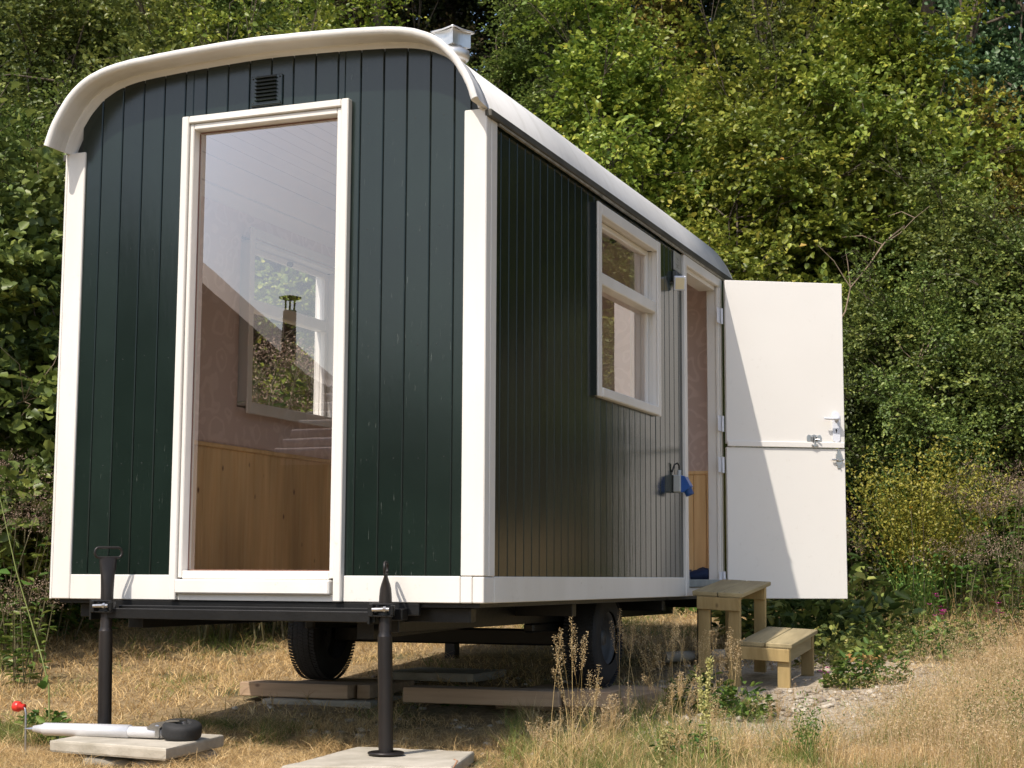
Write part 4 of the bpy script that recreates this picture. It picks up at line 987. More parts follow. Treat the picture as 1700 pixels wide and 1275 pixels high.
# trees beyond the right edge of the picture: mirrored in the side windows and the glossy side boards
for i,(x,y,k,s_) in enumerate([(9.5,13.5,'mid',1.7),(12.5,11.5,'dark',1.7),(14.5,16,'mid',2.0),(7.2,16,'hazelB',1.6),(17,12,'dark',2.0),(18.5,19,'mid',2.2)]):
    plant(k,x,y,s_,i*1.3,['tall green bush mirrored in the middle of the side window','dark bush mirrored at the left of the side window','large green bush mirrored at the top of the side window','yellow green bush mirrored beside the door in the side boards','dark bush mirrored in the side boards near the corner post','farthest green bush mirrored in the side boards'][i],'mirrored bushes',s_)
rt_=random.Random(3)
TT=[(-10.2,13.6),(-7.4,15.0),(-4.8,15.8),(-2.2,16.4),(.4,16.4),(3.2,16.0),(-13.2,10.8),(5.8,15.5),(-11,15.5),(-7.6,16.8),(-4.6,17.6),(-14.5,20.5),(2.6,19.6),(-9,20.5),(-5.8,21.5),(-2.6,22),(.6,22.4),(4,22.4),(-13.5,11.5),(-13,17.5),(-11,24),(-4,25.5),(1.5,26),(6.5,18),(9,20),(-16,14)]
for i,(x,y) in enumerate(TT):
    _a=math.degrees(math.atan2(-(x-CX),y-CY)); _px=850+F*math.tan(R(math.degrees(YAW)-_a))
    if 900<_px<1250 and 17<y<24: continue
    ln=i<8
    plant('lean' if ln else 'tall',x,y,rt_.uniform(.95,1.15),rt_.uniform(-.25,.25) if ln else rt_.uniform(0,6),'tall leaning tree added to shade the bushes, crown above the picture' if ln else 'tall dark forest tree shading the top of the slope','leaning trees added for shade over the slope' if ln else 'tall trees along the top of the slope',cat='tree')
# far wood behind: one mass
def far_wood():
    r=np.random.default_rng(21); n=2300
    x=r.uniform(-28,12,n); y=r.uniform(23,40,n)-.35*np.abs(x+3)*.6; z=np.array([g(a,b_) for a,b_ in zip(x,y)])+r.random(n)**.9*13
    C=np.stack([x,y,z],1); n_s=26; Ps=np.repeat(C,n_s,0)+r.normal(size=(n*n_s,3))*np.array([.55,.55,.4]); m_=len(Ps)
    V,Fc,tt=leaves(Ps,norm(r.normal(size=(m_,3))),norm(r.normal(size=(m_,3))+np.array([0,-.2,.8])),r.uniform(.14,.30,m_),r.uniform(.12,.24,m_),r.random(m_)*.9)
    me=quads_mesh('far_woodland',V,Fc,tt,'lf_dark'); o=bpy.data.objects.new('far_woodland',me); col.objects.link(o)
    tag(o,'dark woodland filling the top of the slope behind the bushes','woodland',kind='stuff')
far_wood()
# undergrowth on the slope foot: ivy, bramble and nettles, uncountable
def undergrowth():
    r=np.random.default_rng(33); n=5200
    px=r.uniform(-150,1850,n); D=r.uniform(12.2,24,n); a=YAW-np.arctan((px-850)/F); x=CX-np.sin(a)*D; y=CY+np.cos(a)*D
    rr=y+.6*np.maximum(0,-x-2); keep=(rr>7.9+.5*np.sin(x*1.7))|(x<-5.0); keep&=~((x>-2.4)&(x<.5)&(y<5)); keep&=(np.hypot(x-.9,y-4)>2.3); x=x[keep];y=y[keep];n=len(x)
    z=np.array([g(a_,b_) for a_,b_ in zip(x,y)])+r.random(n)**1.5*.9*np.clip((y+.6*np.maximum(0,-x-2)-7.2)/2.5,.15,1)
    C=np.stack([x,y,z],1); k=16; P=np.repeat(C,k,0)+r.normal(size=(n*k,3))*np.array([.18,.18,.10]); m_=len(P)
    ct=np.repeat(r.random(n),k)
    V,Fc,tt=leaves(P,norm(r.normal(size=(m_,3))*np.array([1,1,.5])),norm(r.normal(size=(m_,3))*.6+np.array([0,-.2,1])),r.uniform(.04,.085,m_),r.uniform(.03,.07,m_),np.clip(.5*ct+.5*r.random(m_),0,1))
    me=quads_mesh('undergrowth',V,Fc,tt,'lf_weed'); o=bpy.data.objects.new('undergrowth',me); col.objects.link(o)
    tag(o,'tangled green ivy and bramble undergrowth at the foot of the slope','undergrowth',kind='stuff')
undergrowth()
# bare pale branches arching out of the bushes
def branch(px,D,z0,dx,dz,label,n=5,seed=0):
    r=random.Random(seed); x,y=at(px,D); b=MB(); p0=Vector((x,y,z0)); u=Vector((math.cos(YAW),math.sin(YAW),0))
    pts=[p0+u*dx*t_**1.5+Vector((0,0,dz*t_*(1-.25*t_)))+Vector((r.uniform(-.04,.04),r.uniform(-.04,.04),r.uniform(-.03,.03))) for t_ in np.linspace(0,1,9)]
    b.tube(pts,[.010*(1-.8*i/8) for i in range(9)],6)
    for i in range(n):
        q=pts[r.randrange(3,8)]; e=q+u*r.uniform(-.5,.6)+Vector((0,0,r.uniform(-.1,.4))); b.tube([q,q.lerp(e,.5)+Vector((0,0,.05)),e],[.006,.004,.002],4)
    tag(b.build('bare_branch','twig'),label,'branch')
branch(1385,14.8,2.1,.95,1.9,'bare grey branch arching up right of the white door top',6,1)
branch(1590,14.6,1.0,-.5,1.6,'thin bare branch in the dark gap right of the door',5,3)
branch(1430,15.6,.2,.9,1.2,'pale fallen branch low in the dark gap right of the door',5,5)

# ---- low plants: grass blades as ribbons
def ribbons(P,D_,H,W_,tint,seed,bend=.6,segs=3,twist=None):
    """blades: P base (n,3), D_ lean direction (n,2), H length, W_ width"""
    r=np.random.default_rng(seed); n=len(P); a=r.uniform(0,PI*2,n) if twist is None else twist
    side=np.stack([np.cos(a),np.sin(a),np.zeros(n)],1)*(W_/2)[:,None]; rows=[]
    lean=np.linalg.norm(D_,axis=1)
    for i in range(segs+1):
        t_=i/segs; hz_=t_*(1-bend*.45*t_*np.minimum(lean,1.6)); o=np.stack([D_[:,0]*t_**1.6,D_[:,1]*t_**1.6,np.maximum(hz_,.0)],1)*H[:,None]; w_=(1-t_)**.7
        rows.append((P+o-side*w_,P+o+side*w_) if i<segs else (P+o,))
    V=np.concatenate([np.stack([q for rw in rows for q in rw],1)],0); m_=V.shape[1]; V=V.reshape(-1,3); b=(np.arange(n)*m_)[:,None]; F_=[]
    for i in range(segs-1): F_+=[b+np.array([[2*i,2*i+1,2*i+3]]),b+np.array([[2*i,2*i+3,2*i+2]])]
    F_.append(b+np.array([[2*segs-2,2*segs-1,2*segs]]))
    return V,np.concatenate(F_,0),np.repeat(tint,m_)
def gz(x,y): return np.array([g(a,b_) for a,b_ in zip(x,y)])
def vnoise(x,y,s,o=0): return np.array([mnoise.noise(Vector((a*s+o,b_*s,o))) for a,b_ in zip(x,y)])
def field(n,px0,px1,d0,d1,seed,pw=1.0):
    r=np.random.default_rng(seed); px=r.uniform(px0,px1,n); D=d0+(d1-d0)*r.random(n)**pw; a=YAW-np.arctan((px-850)/F); return CX-np.sin(a)*D,CY+np.cos(a)*D,D,r
def blocked(x,y):
    q=np.zeros(len(x),bool)
    q|=(x>-1.86)&(x<-1.25)&(y>-.41)&(y<.10); q|=(x>-.62)&(x<-.02)&(y>-.5)&(y<.17); q|=(x>-2.16)&(x<-1.4)&(y>1.6)&(y<2.6); q|=(x>-1.02)&(x<.12)&(y>1.38)&(y<2.5); q|=(x>.05)&(x<.8)&(y>2.95)&(y<3.7)
    return q
def patch(x,y):  # bare stony patch near the steps
    return np.clip(1.25-(((x-.75)/.95)**2+((y-2.9)/2.3)**2),0,1)
def mown(name,n,d0,d1,seed,hs,wdt,lab,pw=1.0,px=(-120,1820)):
    x,y,D,r=field(n,*px,d0,d1,seed,pw); pt=patch(x,y); shade=(x>-2.3)&(x<.1)&(y>.9)&(y<4.5)
    rr=y+.6*np.maximum(0,-x-2)
    k=(~blocked(x,y))&(r.random(n)>pt*.93)&(r.random(n)>np.where(shade,.55,0))&(rr<10.8+r.normal(size=n)*.5); x=x[k];y=y[k];D=D[k]; n=len(x)
    z=gz(x,y)-.004; gn=vnoise(x,y,.9,4.0)+.6*vnoise(x,y,3.2,7.0); green=np.clip((gn-.12)*2.2,0,1)
    right=np.clip((x+.3)/1.2,0,1)*np.clip(1.6-np.abs(y-.9)*.6,0,1); green=np.clip(green+right*.40*(gn>-.25),0,1)
    t_=np.where(r.random(n)<green,r.uniform(0,.33,n),np.clip(r.beta(2.0,2.0,n)*.62+.34+.16*vnoise(x,y,2.3,1.0),.34,1))
    lying=r.random(n)<.80; ang=r.uniform(0,2*PI,n); ln_=np.where(lying,r.uniform(.8,2.6,n),r.uniform(.1,.8,n)); Dv=np.stack([np.cos(ang),np.sin(ang)],1)*ln_[:,None]
    cl=vnoise(x,y,6.5,9.0); H=r.uniform(*hs,n)*np.where(lying,.85,.8)*(1+.7*green)*np.clip(1+1.1*cl,.35,2.0); W_=r.uniform(*wdt,n)
    P=np.stack([x,y,z+np.where(lying,r.random(n)*.03*np.clip(.6+2.2*cl,0,2),0)],1)
    V,Fc,tt=ribbons(P,Dv,H,W_,t_,seed,bend=.8); me=quads_mesh(name,V,Fc,tt,'straw'); o=bpy.data.objects.new(name,me); col.objects.link(o); tag(o,lab,'grass',kind='stuff')
mown('dry_grass',170000,4.6,8.6,41,(.025,.085),(.0012,.0030),'short dry mown grass and straw in the foreground',.8)
mown('dry_grass',110000,8.4,17.5,42,(.04,.11),(.003,.006),'short dry mown grass farther back around the wagon',.9)
def rough():
    n=44000; x,y,D,r=field(n,840,1830,5.2,9.2,55,.9); q=vnoise(x,y,1.5,12)+.5*vnoise(x,y,5,3); k=(q>-.12)&(r.random(n)>patch(x,y)*1.1)&(~blocked(x,y)); x=x[k];y=y[k];q=q[k];n=len(x)
    ang=r.uniform(0,2*PI,n); l=r.uniform(.05,1.3,n); gq=np.clip(vnoise(x,y,2.2,30)*2+.35+.55*(x<.55),0,1); t_=np.where(r.random(n)<gq,r.uniform(0,.30,n),r.uniform(.5,1,n))
    V,Fc,tt=ribbons(np.stack([x,y,gz(x,y)-.005],1),np.stack([np.cos(ang)*l,np.sin(ang)*l],1),r.uniform(.05,.20,n)*np.clip(.5+1.2*(q+.12),.4,1.3),r.uniform(.0013,.0030,n),t_,56,bend=.8,segs=4)
    me=quads_mesh('rough_grass',V,Fc,tt,'straw'); o=bpy.data.objects.new('rough_grass',me); col.objects.link(o); tag(o,'rough uncut green and golden grass across the right foreground','grass',kind='stuff')
rough()
def tufts():
    r=np.random.default_rng(66); nt_=150; px=r.uniform(880,1790,nt_); D=5.6+4.0*r.random(nt_); a=YAW-np.arctan((px-850)/F); cx_=CX-np.sin(a)*D; cy_=CY+np.cos(a)*D
    k=(patch(cx_,cy_)<.35)&(~blocked(cx_,cy_)); cx_=cx_[k];cy_=cy_[k]; m_=60; n=len(cx_)*m_; x=np.repeat(cx_,m_)+r.normal(size=n)*.022; y=np.repeat(cy_,m_)+r.normal(size=n)*.022; hh_=np.repeat(r.uniform(.08,.26,len(cx_)),m_); tt_=np.repeat(r.random(len(cx_)),m_)
    ang=r.uniform(0,2*PI,n); l=r.uniform(.05,1.1,n); t_=np.where(tt_<.4,r.uniform(0,.3,n),r.uniform(.34,1,n))
    V,Fc,tt=ribbons(np.stack([x,y,gz(x,y)-.005],1),np.stack([np.cos(ang)*l,np.sin(ang)*l],1),hh_*r.uniform(.5,1.1,n),r.uniform(.0016,.0034,n),t_,67,bend=.9,segs=4)
    me=quads_mesh('grass_tufts',V,Fc,tt,'straw'); o=bpy.data.objects.new('grass_tufts',me); col.objects.link(o); tag(o,'scattered bushy tufts of green and straw grass in the right foreground','grass',kind='stuff')
tufts()
# gravel and small stones
def gravel():
    r=np.random.default_rng(8); n=2600; x=r.normal(.75,.55,n); y=r.normal(2.7,1.4,n); x2=r.uniform(-2,.4,500); y2=r.uniform(.6,3,500); x=np.concatenate([x,x2]);y=np.concatenate([y,y2])
    k=~blocked(x,y); x=x[k];y=y[k]; n=len(x); z=gz(x,y); s_=r.random(n)**3*.022+.005
    ico=np.array([[0,0,1],[.89,0,.45],[.28,.85,.45],[-.72,.53,.45],[-.72,-.53,.45],[.28,-.85,.45],[.72,.53,-.45],[-.28,.85,-.45],[-.89,0,-.45],[-.28,-.85,-.45],[.72,-.53,-.45],[0,0,-1]])
    fi=np.array([[0,1,2],[0,2,3],[0,3,4],[0,4,5],[0,5,1],[1,6,2],[2,7,3],[3,8,4],[4,9,5],[5,10,1],[6,7,2],[7,8,3],[8,9,4],[9,10,5],[10,6,1],[11,7,6],[11,8,7],[11,9,8],[11,10,9],[11,6,10]])
    V=ico[None]*s_[:,None,None]*np.array([1.2,1,.6])*r.uniform(.7,1.3,(n,12,1)); a=r.uniform(0,6.28,n); ca,sa=np.cos(a)[:,None],np.sin(a)[:,None]
    V=np.stack([V[:,:,0]*ca-V[:,:,1]*sa,V[:,:,0]*sa+V[:,:,1]*ca,V[:,:,2]],2)+np.stack([x,y,z+s_*.1],1)[:,None,:]
    Fc=(np.arange(n)*12)[:,None,None]+fi[None]; me=quads_mesh('gravel',V.reshape(-1,3),Fc.reshape(-1,3),np.repeat(r.random(n),12),'gravel')
    o=bpy.data.objects.new('gravel',me); col.objects.link(o); tag(o,'loose pale gravel and grit by the steps and under the wagon','gravel',kind='stuff')
m,t,b=mat('gravel'); a_=nd(t,'ShaderNodeAttribute'); a_.attribute_name='tint'; t.links.new(ramp(t,a_.outputs['Fac'],[(0,(.22,.18,.14)),(.6,(.37,.32,.25)),(1,(.52,.47,.39))]),b.inputs['Base Color']); b.inputs['Roughness'].default_value=.9; M['gravel']=m
gravel()
# ---- individual tall grass clumps with airy seed heads
def mk_me(V,F_,T_,mk,nm): 
    off=0; Vs=[];Fs=[];Ts=[]
    for v,f,t_ in zip(V,F_,T_): Vs.append(v);Fs.append(f+off);Ts.append(t_);off+=len(v)
    return quads_mesh(nm,np.concatenate(Vs),np.concatenate(Fs),np.concatenate(Ts),mk)
def seedgrass(seed,ns,H,spread,ngreen,hd=.16,hw=.05,seeds=160,hl=.09):
    r=np.random.default_rng(seed); b0=r.normal(size=(ns,2))*.035; a=r.uniform(0,2*PI,ns); l=r.random(ns)*spread; D_=np.stack([np.cos(a)*l,np.sin(a)*l],1); Hs=r.uniform(.7,1.05,ns)*H
    P=np.concatenate([b0,np.zeros((ns,1))],1)
    V1,F1,T1=ribbons(P,D_,Hs,np.full(ns,.0028),r.random(ns),seed,bend=.5,segs=6)
    V1b,F1b,T1b=ribbons(P,D_,Hs,np.full(ns,.0028),r.random(ns),seed+1,bend=.5,segs=6)
    nb=ns*5; b1=np.repeat(b0,5,0)+r.normal(size=(nb,2))*.03; a1=r.uniform(0,2*PI,nb); l1=r.uniform(.2,1.3,nb)
    V2,F2,T2=ribbons(np.concatenate([b1,np.zeros((nb,1))],1),np.stack([np.cos(a1)*l1,np.sin(a1)*l1],1),r.uniform(.25,.6,nb)*H,r.uniform(.002,.004,nb),r.random(nb),seed+2,bend=.9,segs=4)
    stem=mk_me([V1,V1b,V2],[F1,F1b,F2],[T1,T1b,T2],'drystem','seed_grass_stems')
    ng=ngreen; b3=r.normal(size=(ng,2))*.07; a3=r.uniform(0,2*PI,ng); l3=r.uniform(.1,1.1,ng)
    V3,F3,T3=ribbons(np.concatenate([b3,np.zeros((ng,1))],1),np.stack([np.cos(a3)*l3,np.sin(a3)*l3],1),r.uniform(.15,.42,ng)*H,r.uniform(.003,.006,ng),r.random(ng),seed+3,bend=.9,segs=4)
    gr=quads_mesh('green_blades',V3,F3,T3,'greengrass')
    # seed heads: airy cones of little seeds on hair thin branchlets
    VV=[];FF=[];TT_=[]
    for i in range(ns):
        lean=min(np.linalg.norm(D_[i]),1.6)
        def pos(t_): 
            hz_=t_*(1-.5*.45*t_*lean); return P[i]+np.stack([D_[i,0]*t_**1.6,D_[i,1]*t_**1.6,hz_],-1)*Hs[i]
        n=seeds; t_=1-r.random(n)**.9*hd/Hs[i]*1.0; c=np.array([pos(q) for q in t_]); rad=hw*(np.clip((1-t_)*Hs[i]/hd,0,1)**.6+.1)*np.clip(1.6-1.2*(1-t_)*Hs[i]/hd,.2,1)
        dd=norm(r.normal(size=(n,3))*np.array([1,1,.5])+np.array([0,0,.35])); q=c+dd*(rad*r.random(n)**.5)[:,None]
        v,f,tt=leaves(q,dd+r.normal(size=(n,3))*.5,norm(r.normal(size=(n,3))),r.uniform(.004,.009,n),r.uniform(.0016,.0034,n),r.random(n)); VV.append(v);FF.append(f);TT_.append(tt)
        nb_=22; sel=r.choice(n,nb_); d3=q[sel]-c[sel]; st=c[sel]-np.array([0,0,1.0])*.02
        w_=np.array([.0005,.0005,0]); v=np.stack([st-w_,st+w_,q[sel]],1).reshape(-1,3); VV.append(v);FF.append(np.arange(nb_*3).reshape(-1,3));TT_.append(np.repeat(r.random(nb_)*.5,3))
    hd_=mk_me(VV,FF,TT_,'panicle','seed_heads'); return stem,gr,hd_
SG=[seedgrass(61,12,.52,.55,50,.15,.04,110),seedgrass(62,8,.42,.4,40,.13,.028,110),seedgrass(63,14,.36,.8,110,.10,.028,70),seedgrass(64,4,.60,.2,20,.16,.022,90)]
def sgplant(k,x,y,s_,rot,label,group='tall dry grass clumps in front of the wagon'):
    o=empty('seed_grass',(x,y,g(x,y)-.01)); o.rotation_euler=(0,0,rot); o.scale=(s_,s_,s_); tag(o,label,'grass clump',group)
    for n_,me in zip(('stems','green_blades','seed_heads'),SG[k]):
        c=bpy.data.objects.new(n_,me); col.objects.link(c); c.parent=o; c['kind']='stuff'
for k,px,D,s_,lb in [
 (0,1090,8.3,1.0,'tall airy seed grass clump left of the wooden steps'),
 (3,1045,8.0,1.0,'leaning seed grass clump in front of the nearer wheel'),
 (3,965,7.3,.95,'narrow upright seed grass right of the long timber'),
 (1,975,7.0,1.0,'dense pale seed grass tuft before the timber end'),
 (0,1165,8.6,.85,'seed grass clump before the left legs of the steps'),
 (1,1210,8.4,1.1,'seed grass clump between the two treads of the steps'),
 (2,1130,7.6,1.0,'low bushy grass clump below the steps'),
 (2,1020,6.9,.95,'low green and straw grass clump near the bottom centre'),
 (2,1180,6.9,1.0,'low grass clump around the pale seed spike'),
 (2,910,6.6,.8,'short grass clump at the bottom beside the right slab'),
 (2,1290,7.2,.9,'low grass clump in front of the gravel patch'),
 (3,940,7.0,1.05,'thin tall seed grass crossing the nearer wheel'),
 (2,960,6.2,.9,'low grass clump at the bottom edge, right of centre'),
 (2,1110,6.3,.9,'low grass clump at the bottom edge below the spike'),
 (2,1240,6.4,.85,'low grass clump at the bottom edge left of the feathery grass'),
 (3,1128,8.4,.9,'single thin seed grass stalks beside the left step leg')]:
    x,y=at(px,D); sgplant(k,x,y,s_,rl.uniform(0,6),lb)
# feathery pale grass on the right: uncountable
def feather():
    r=np.random.default_rng(77); n=4300; px=1350+430*r.random(n)**.6; D=6.3+4.6*r.random(n)**1.1; a=YAW-np.arctan((px-850)/F); x=CX-np.sin(a)*D; y=CY+np.cos(a)*D
    k=(r.random(n)>patch(x,y)*.98)&(vnoise(x,y,1.6,2.0)>-.18-.5*np.clip((px-1450)/250,0,1)); x=x[k];y=y[k];n=len(x); z=gz(x,y)
    Hs=r.uniform(.14,.34,n); ang=r.uniform(0,2*PI,n); l=r.random(n)*.5; D_=np.stack([np.cos(ang)*l,np.sin(ang)*l],1)
    V1,F1,T1=ribbons(np.stack([x,y,z],1),D_,Hs,np.full(n,.0016),r.random(n),78,bend=.5,segs=3)
    k_=9; top=np.stack([x+D_[:,0]*Hs,y+D_[:,1]*Hs,z+Hs*.85],1); P=np.repeat(top,k_,0)+r.normal(size=(n*k_,3))*np.array([.022,.022,.035]); m_=len(P)
    V2,F2,T2=leaves(P,norm(r.normal(size=(m_,3))+np.array([0,0,.6])),norm(r.normal(size=(m_,3))),r.uniform(.006,.013,m_),r.uniform(.002,.0042,m_),r.random(m_))
    me=mk_me([V1,V2],[F1,F2],[T1,T2],'panicle','feather_grass'); o=bpy.data.objects.new('feather_grass',me); col.objects.link(o); tag(o,'soft pale tan feathery grass along the lower right','grass',kind='stuff')
feather()
# tall weeds band at the foot of the slope on the right and left
def weedband():
    r=np.random.default_rng(91); n=3400; px=np.concatenate([1405+420*r.random(n//2*1),-100+190*r.random(n//4),1240+260*r.random(n-n//2-n//4)]); D=np.concatenate([11+4.2*r.random(n//2),10.5+4*r.random(n//4),12.2+3*r.random(n-n//2-n//4)]); a=YAW-np.arctan((px-850)/F); x=CX-np.sin(a)*D; y=CY+np.cos(a)*D; z=gz(x,y)
    H=r.uniform(.15,.5,n)*np.clip(.5+.5*(D-10.5)/3,.4,1.2); ang=r.uniform(0,2*PI,n); l=r.uniform(.1,.9,n)
    V,Fc,tt=ribbons(np.stack([x,y,z],1),np.stack([np.cos(ang)*l,np.sin(ang)*l],1),H,r.uniform(.003,.006,n),np.clip(r.random(n)*np.where(px<300,.28,np.where(px<1500,.45,.8)),0,1),92,bend=.8,segs=4)
    me=quads_mesh('long_grass',V,Fc,tt,'straw'); o=bpy.data.objects.new('long_grass',me); col.objects.link(o); tag(o,'long half dry grass standing where meadow meets bushes','grass',kind='stuff')
weedband()
# weeds with dry flower heads
def headplant(seed,H,ns,leafn,headn,mkh='heads',mkl='lf_weed',hs=.05,lnn=.09):
    r=np.random.default_rng(seed); b=MB(); tops=[]; LP=[];LT=[]
    for i in range(ns):
        a=r.uniform(0,2*PI); l=r.uniform(.1,.4); h=H*r.uniform(.75,1.05); base=Vector((r.normal()*.07,r.normal()*.07,-.05)); top=base+Vector((math.cos(a)*l*h,math.sin(a)*l*h,h))
        mid=base.lerp(top,.5)+Vector((0,0,.05)); b.tube([base,mid,top],[.006,.005,.0025],5)
        for j in range(5):
            e=top+Vector((r.normal()*.07,r.normal()*.07,r.uniform(-.06,.05))); b.tube([mid.lerp(top,.8),e],[.002,.0012],4); tops.append(e)
        for j in range(leafn):
            t_=r.uniform(.1,.9); LP.append(base.lerp(mid,t_*2) if t_<.5 else mid.lerp(top,t_*2-1)); aa=r.uniform(0,2*PI); LT.append((math.cos(aa),math.sin(aa),r.uniform(-.3,.4)))
    st=bpy.data.meshes.new('weed_stems'); st.from_pydata(b.v,[],b.f); st.materials.append(M['weedstem'])
    n=len(LP); V,Fc,tt=leaves(np.array(LP),np.array(LT),norm(r.normal(size=(n,3))*.3+np.array([0,0,1])),r.uniform(.6,1.2,n)*lnn,r.uniform(.3,.45,n)*lnn,r.random(n)); lf=quads_mesh('weed_leaves',V,Fc,tt,mkl)
    tp=np.array(tops); P=np.repeat(tp,headn,0)+r.normal(size=(len(tp)*headn,3))*np.array([hs,hs,hs*.55]); m_=len(P)
    V,Fc,tt=leaves(P,norm(r.normal(size=(m_,3))+np.array([0,0,.6])),norm(r.normal(size=(m_,3))),r.uniform(.008,.016,m_),r.uniform(.004,.009,m_),r.random(m_)); hd_=quads_mesh('weed_heads',V,Fc,tt,mkh)
    return st,lf,hd_
HP=[headplant(101,1.35,9,16,34),headplant(102,1.1,8,14,34),headplant(103,.8,7,22,22)]
def hplant(k,x,y,s_,label,group='dry flower plants around the clearing'):
    o=empty('dry_flower_plant',(x,y,g(x,y))); o.rotation_euler=(0,0,rl.uniform(0,6)); o.scale=(s_,s_,s_); tag(o,label,'wild plant',group)
    for n_,me in zip(('stems','leaves','flower_heads'),HP[k]):
        c=bpy.data.objects.new(n_,me); col.objects.link(c); c.parent=o
        if n_!='stems': c['kind']='stuff'
for k,px,D,s_,lb in [(0,60,11.3,1.0,'brown seed head plant beside the left corner post'),(0,15,11.0,.95,'brown seed head plant at the left edge'),(1,95,12.2,1.15,'seed head plant partly hidden by the left corner post'),(1,-20,11.8,1.0,'seed head plant cut by the left edge'),
 (0,390,12.6,1.62,'seed head plant at the left in the far window of the wagon'),(0,445,12.7,1.62,'seed head plant in the middle of the far window of the wagon'),(0,500,12.9,1.62,'seed head plant at the right in the far window of the wagon'),(0,470,13.4,1.62,'taller seed head plant at the back in the far window'),(0,420,13.3,1.62,'second seed head plant at the back in the far window'),(0,350,12.4,1.62,'seed head plant behind the glazed end of the wagon'),
 (1,1620,13.6,1.0,'pinkish seed head plant right of the yellow broom'),(1,1668,13.2,1.0,'pinkish seed head plant near the right edge'),(1,1640,14.4,1.15,'taller pinkish seed head plant behind the others at the right'),(2,1590,12.9,.9,'low pinkish seed head plant at the foot of the broom'),(1,1700,13.9,1.05,'pinkish seed head plant cut by the right edge'),(2,1430,14.3,1.2,'dark seed head plant right beside the open door'),(2,1660,12.4,.9,'low seed head plant in the grass at the right edge'),(2,1420,13.8,.9,'low seed head plant beside the bottom of the door'),(2,60,10.4,.8,'low weed in the straw left of the wagon')]:
    x,y=at(px,D); hplant(k,x,y,s_,lb)
# yellow broom
def broom(seed,H,ns,ml,mg,k=60,sp_=.75):
    r=np.random.default_rng(seed); a=r.uniform(0,2*PI,ns); l=r.uniform(.05,sp_,ns); P=np.concatenate([r.normal(size=(ns,2))*.08,np.zeros((ns,1))],1); Hs=r.uniform(.6,1.0,ns)*H; D_=np.stack([np.cos(a)*l,np.sin(a)*l],1)
    V,Fc,tt=ribbons(P,D_,Hs,np.full(ns,.006),r.random(ns)*.7,seed,bend=.3,segs=5); st=quads_mesh('broom_stems',V,Fc,tt,mg)
    t_=r.uniform(.42,1.0,(ns,k)); c=P[:,None,:]+np.stack([D_[:,0:1]*t_**1.6,D_[:,1:2]*t_**1.6,t_*(1-.135*t_*l[:,None])],2)*Hs[:,None,None]; c=c.reshape(-1,3)+r.normal(size=(ns*k,3))*.035; m_=len(c)
    V,Fc,tt=leaves(c,norm(r.normal(size=(m_,3))+np.array([0,0,.4])),norm(r.normal(size=(m_,3))*.6+np.array([0,0,1])),r.uniform(.018,.034,m_),r.uniform(.012,.02,m_),r.random(m_)); return st,quads_mesh('broom_leaves',V,Fc,tt,ml)
BR=[broom(111,1.45,110,'lf_broom','greengrass'),broom(112,.8,46,'greengrass','greengrass',8,.28)]
def bplant(k,px,D,s_,nm,lb,cat='shrub',z=None):
    x,y=at(px,D); o=empty(nm,(x,y,g(x,y)-.02)); o.rotation_euler=(0,0,rl.uniform(0,6)); o.scale=(s_,s_,s_); tag(o,lb,cat)
    for n_,me in zip(('stems','leaves'),BR[k]): c=bpy.data.objects.new(n_,me); col.objects.link(c); c.parent=o
bplant(0,1520,13.6,1.1,'broom_shrub','yellow leaved broom bush right of the open door')
bplant(0,1560,14.2,.9,'broom_shrub','smaller yellow broom bush behind and right of the first')
bplant(1,1335,6.9,.45,'green_rush','bright green upright stalks in front of the gravel patch','wild plant')
bplant(1,1610,7.6,.4,'green_rush','bright green upright stalks near the lower right edge','wild plant')
bplant(1,1690,7.4,.5,'green_rush','bright green upright stalks cut by the right edge','wild plant')
bplant(1,1515,12.4,.9,'green_rush','green rushy stalks at the foot of the yellow broom','wild plant')
# low leafy herbs in the meadow
def herb(seed,n,R_,H,ln,mk):
    r=np.random.default_rng(seed); a=r.uniform(0,2*PI,n); q=np.sqrt(r.random(n))*R_; P=np.stack([q*np.cos(a),q*np.sin(a),r.random(n)*H*(1-.6*q/R_)],1); T=np.stack([np.cos(a),np.sin(a),r.uniform(-.2,.7,n)],1)+r.normal(size=(n,3))*.4
    V,Fc,tt=leaves(P,T,norm(r.normal(size=(n,3))*.4+np.array([0,0,1])),r.uniform(.7,1.2,n)*ln,r.uniform(.35,.6,n)*ln,r.random(n)); m_=len(V); w_=np.array([.0012,0,0]); V2=np.stack([np.zeros((n,3))-w_,np.zeros((n,3))+w_,P],1).reshape(-1,3); V=np.concatenate([V,V2]); Fc=np.concatenate([Fc,np.arange(n*3).reshape(-1,3)+m_]); tt=np.concatenate([tt,np.full(n*3,.4)]); return quads_mesh('herb_leaves',V,Fc,tt,mk)
HB=[herb(121,240,.16,.22,.045,'lf_weed'),herb(122,160,.12,.14,.05,'lf_weed'),herb(123,330,.26,.34,.06,'lf_mid')]
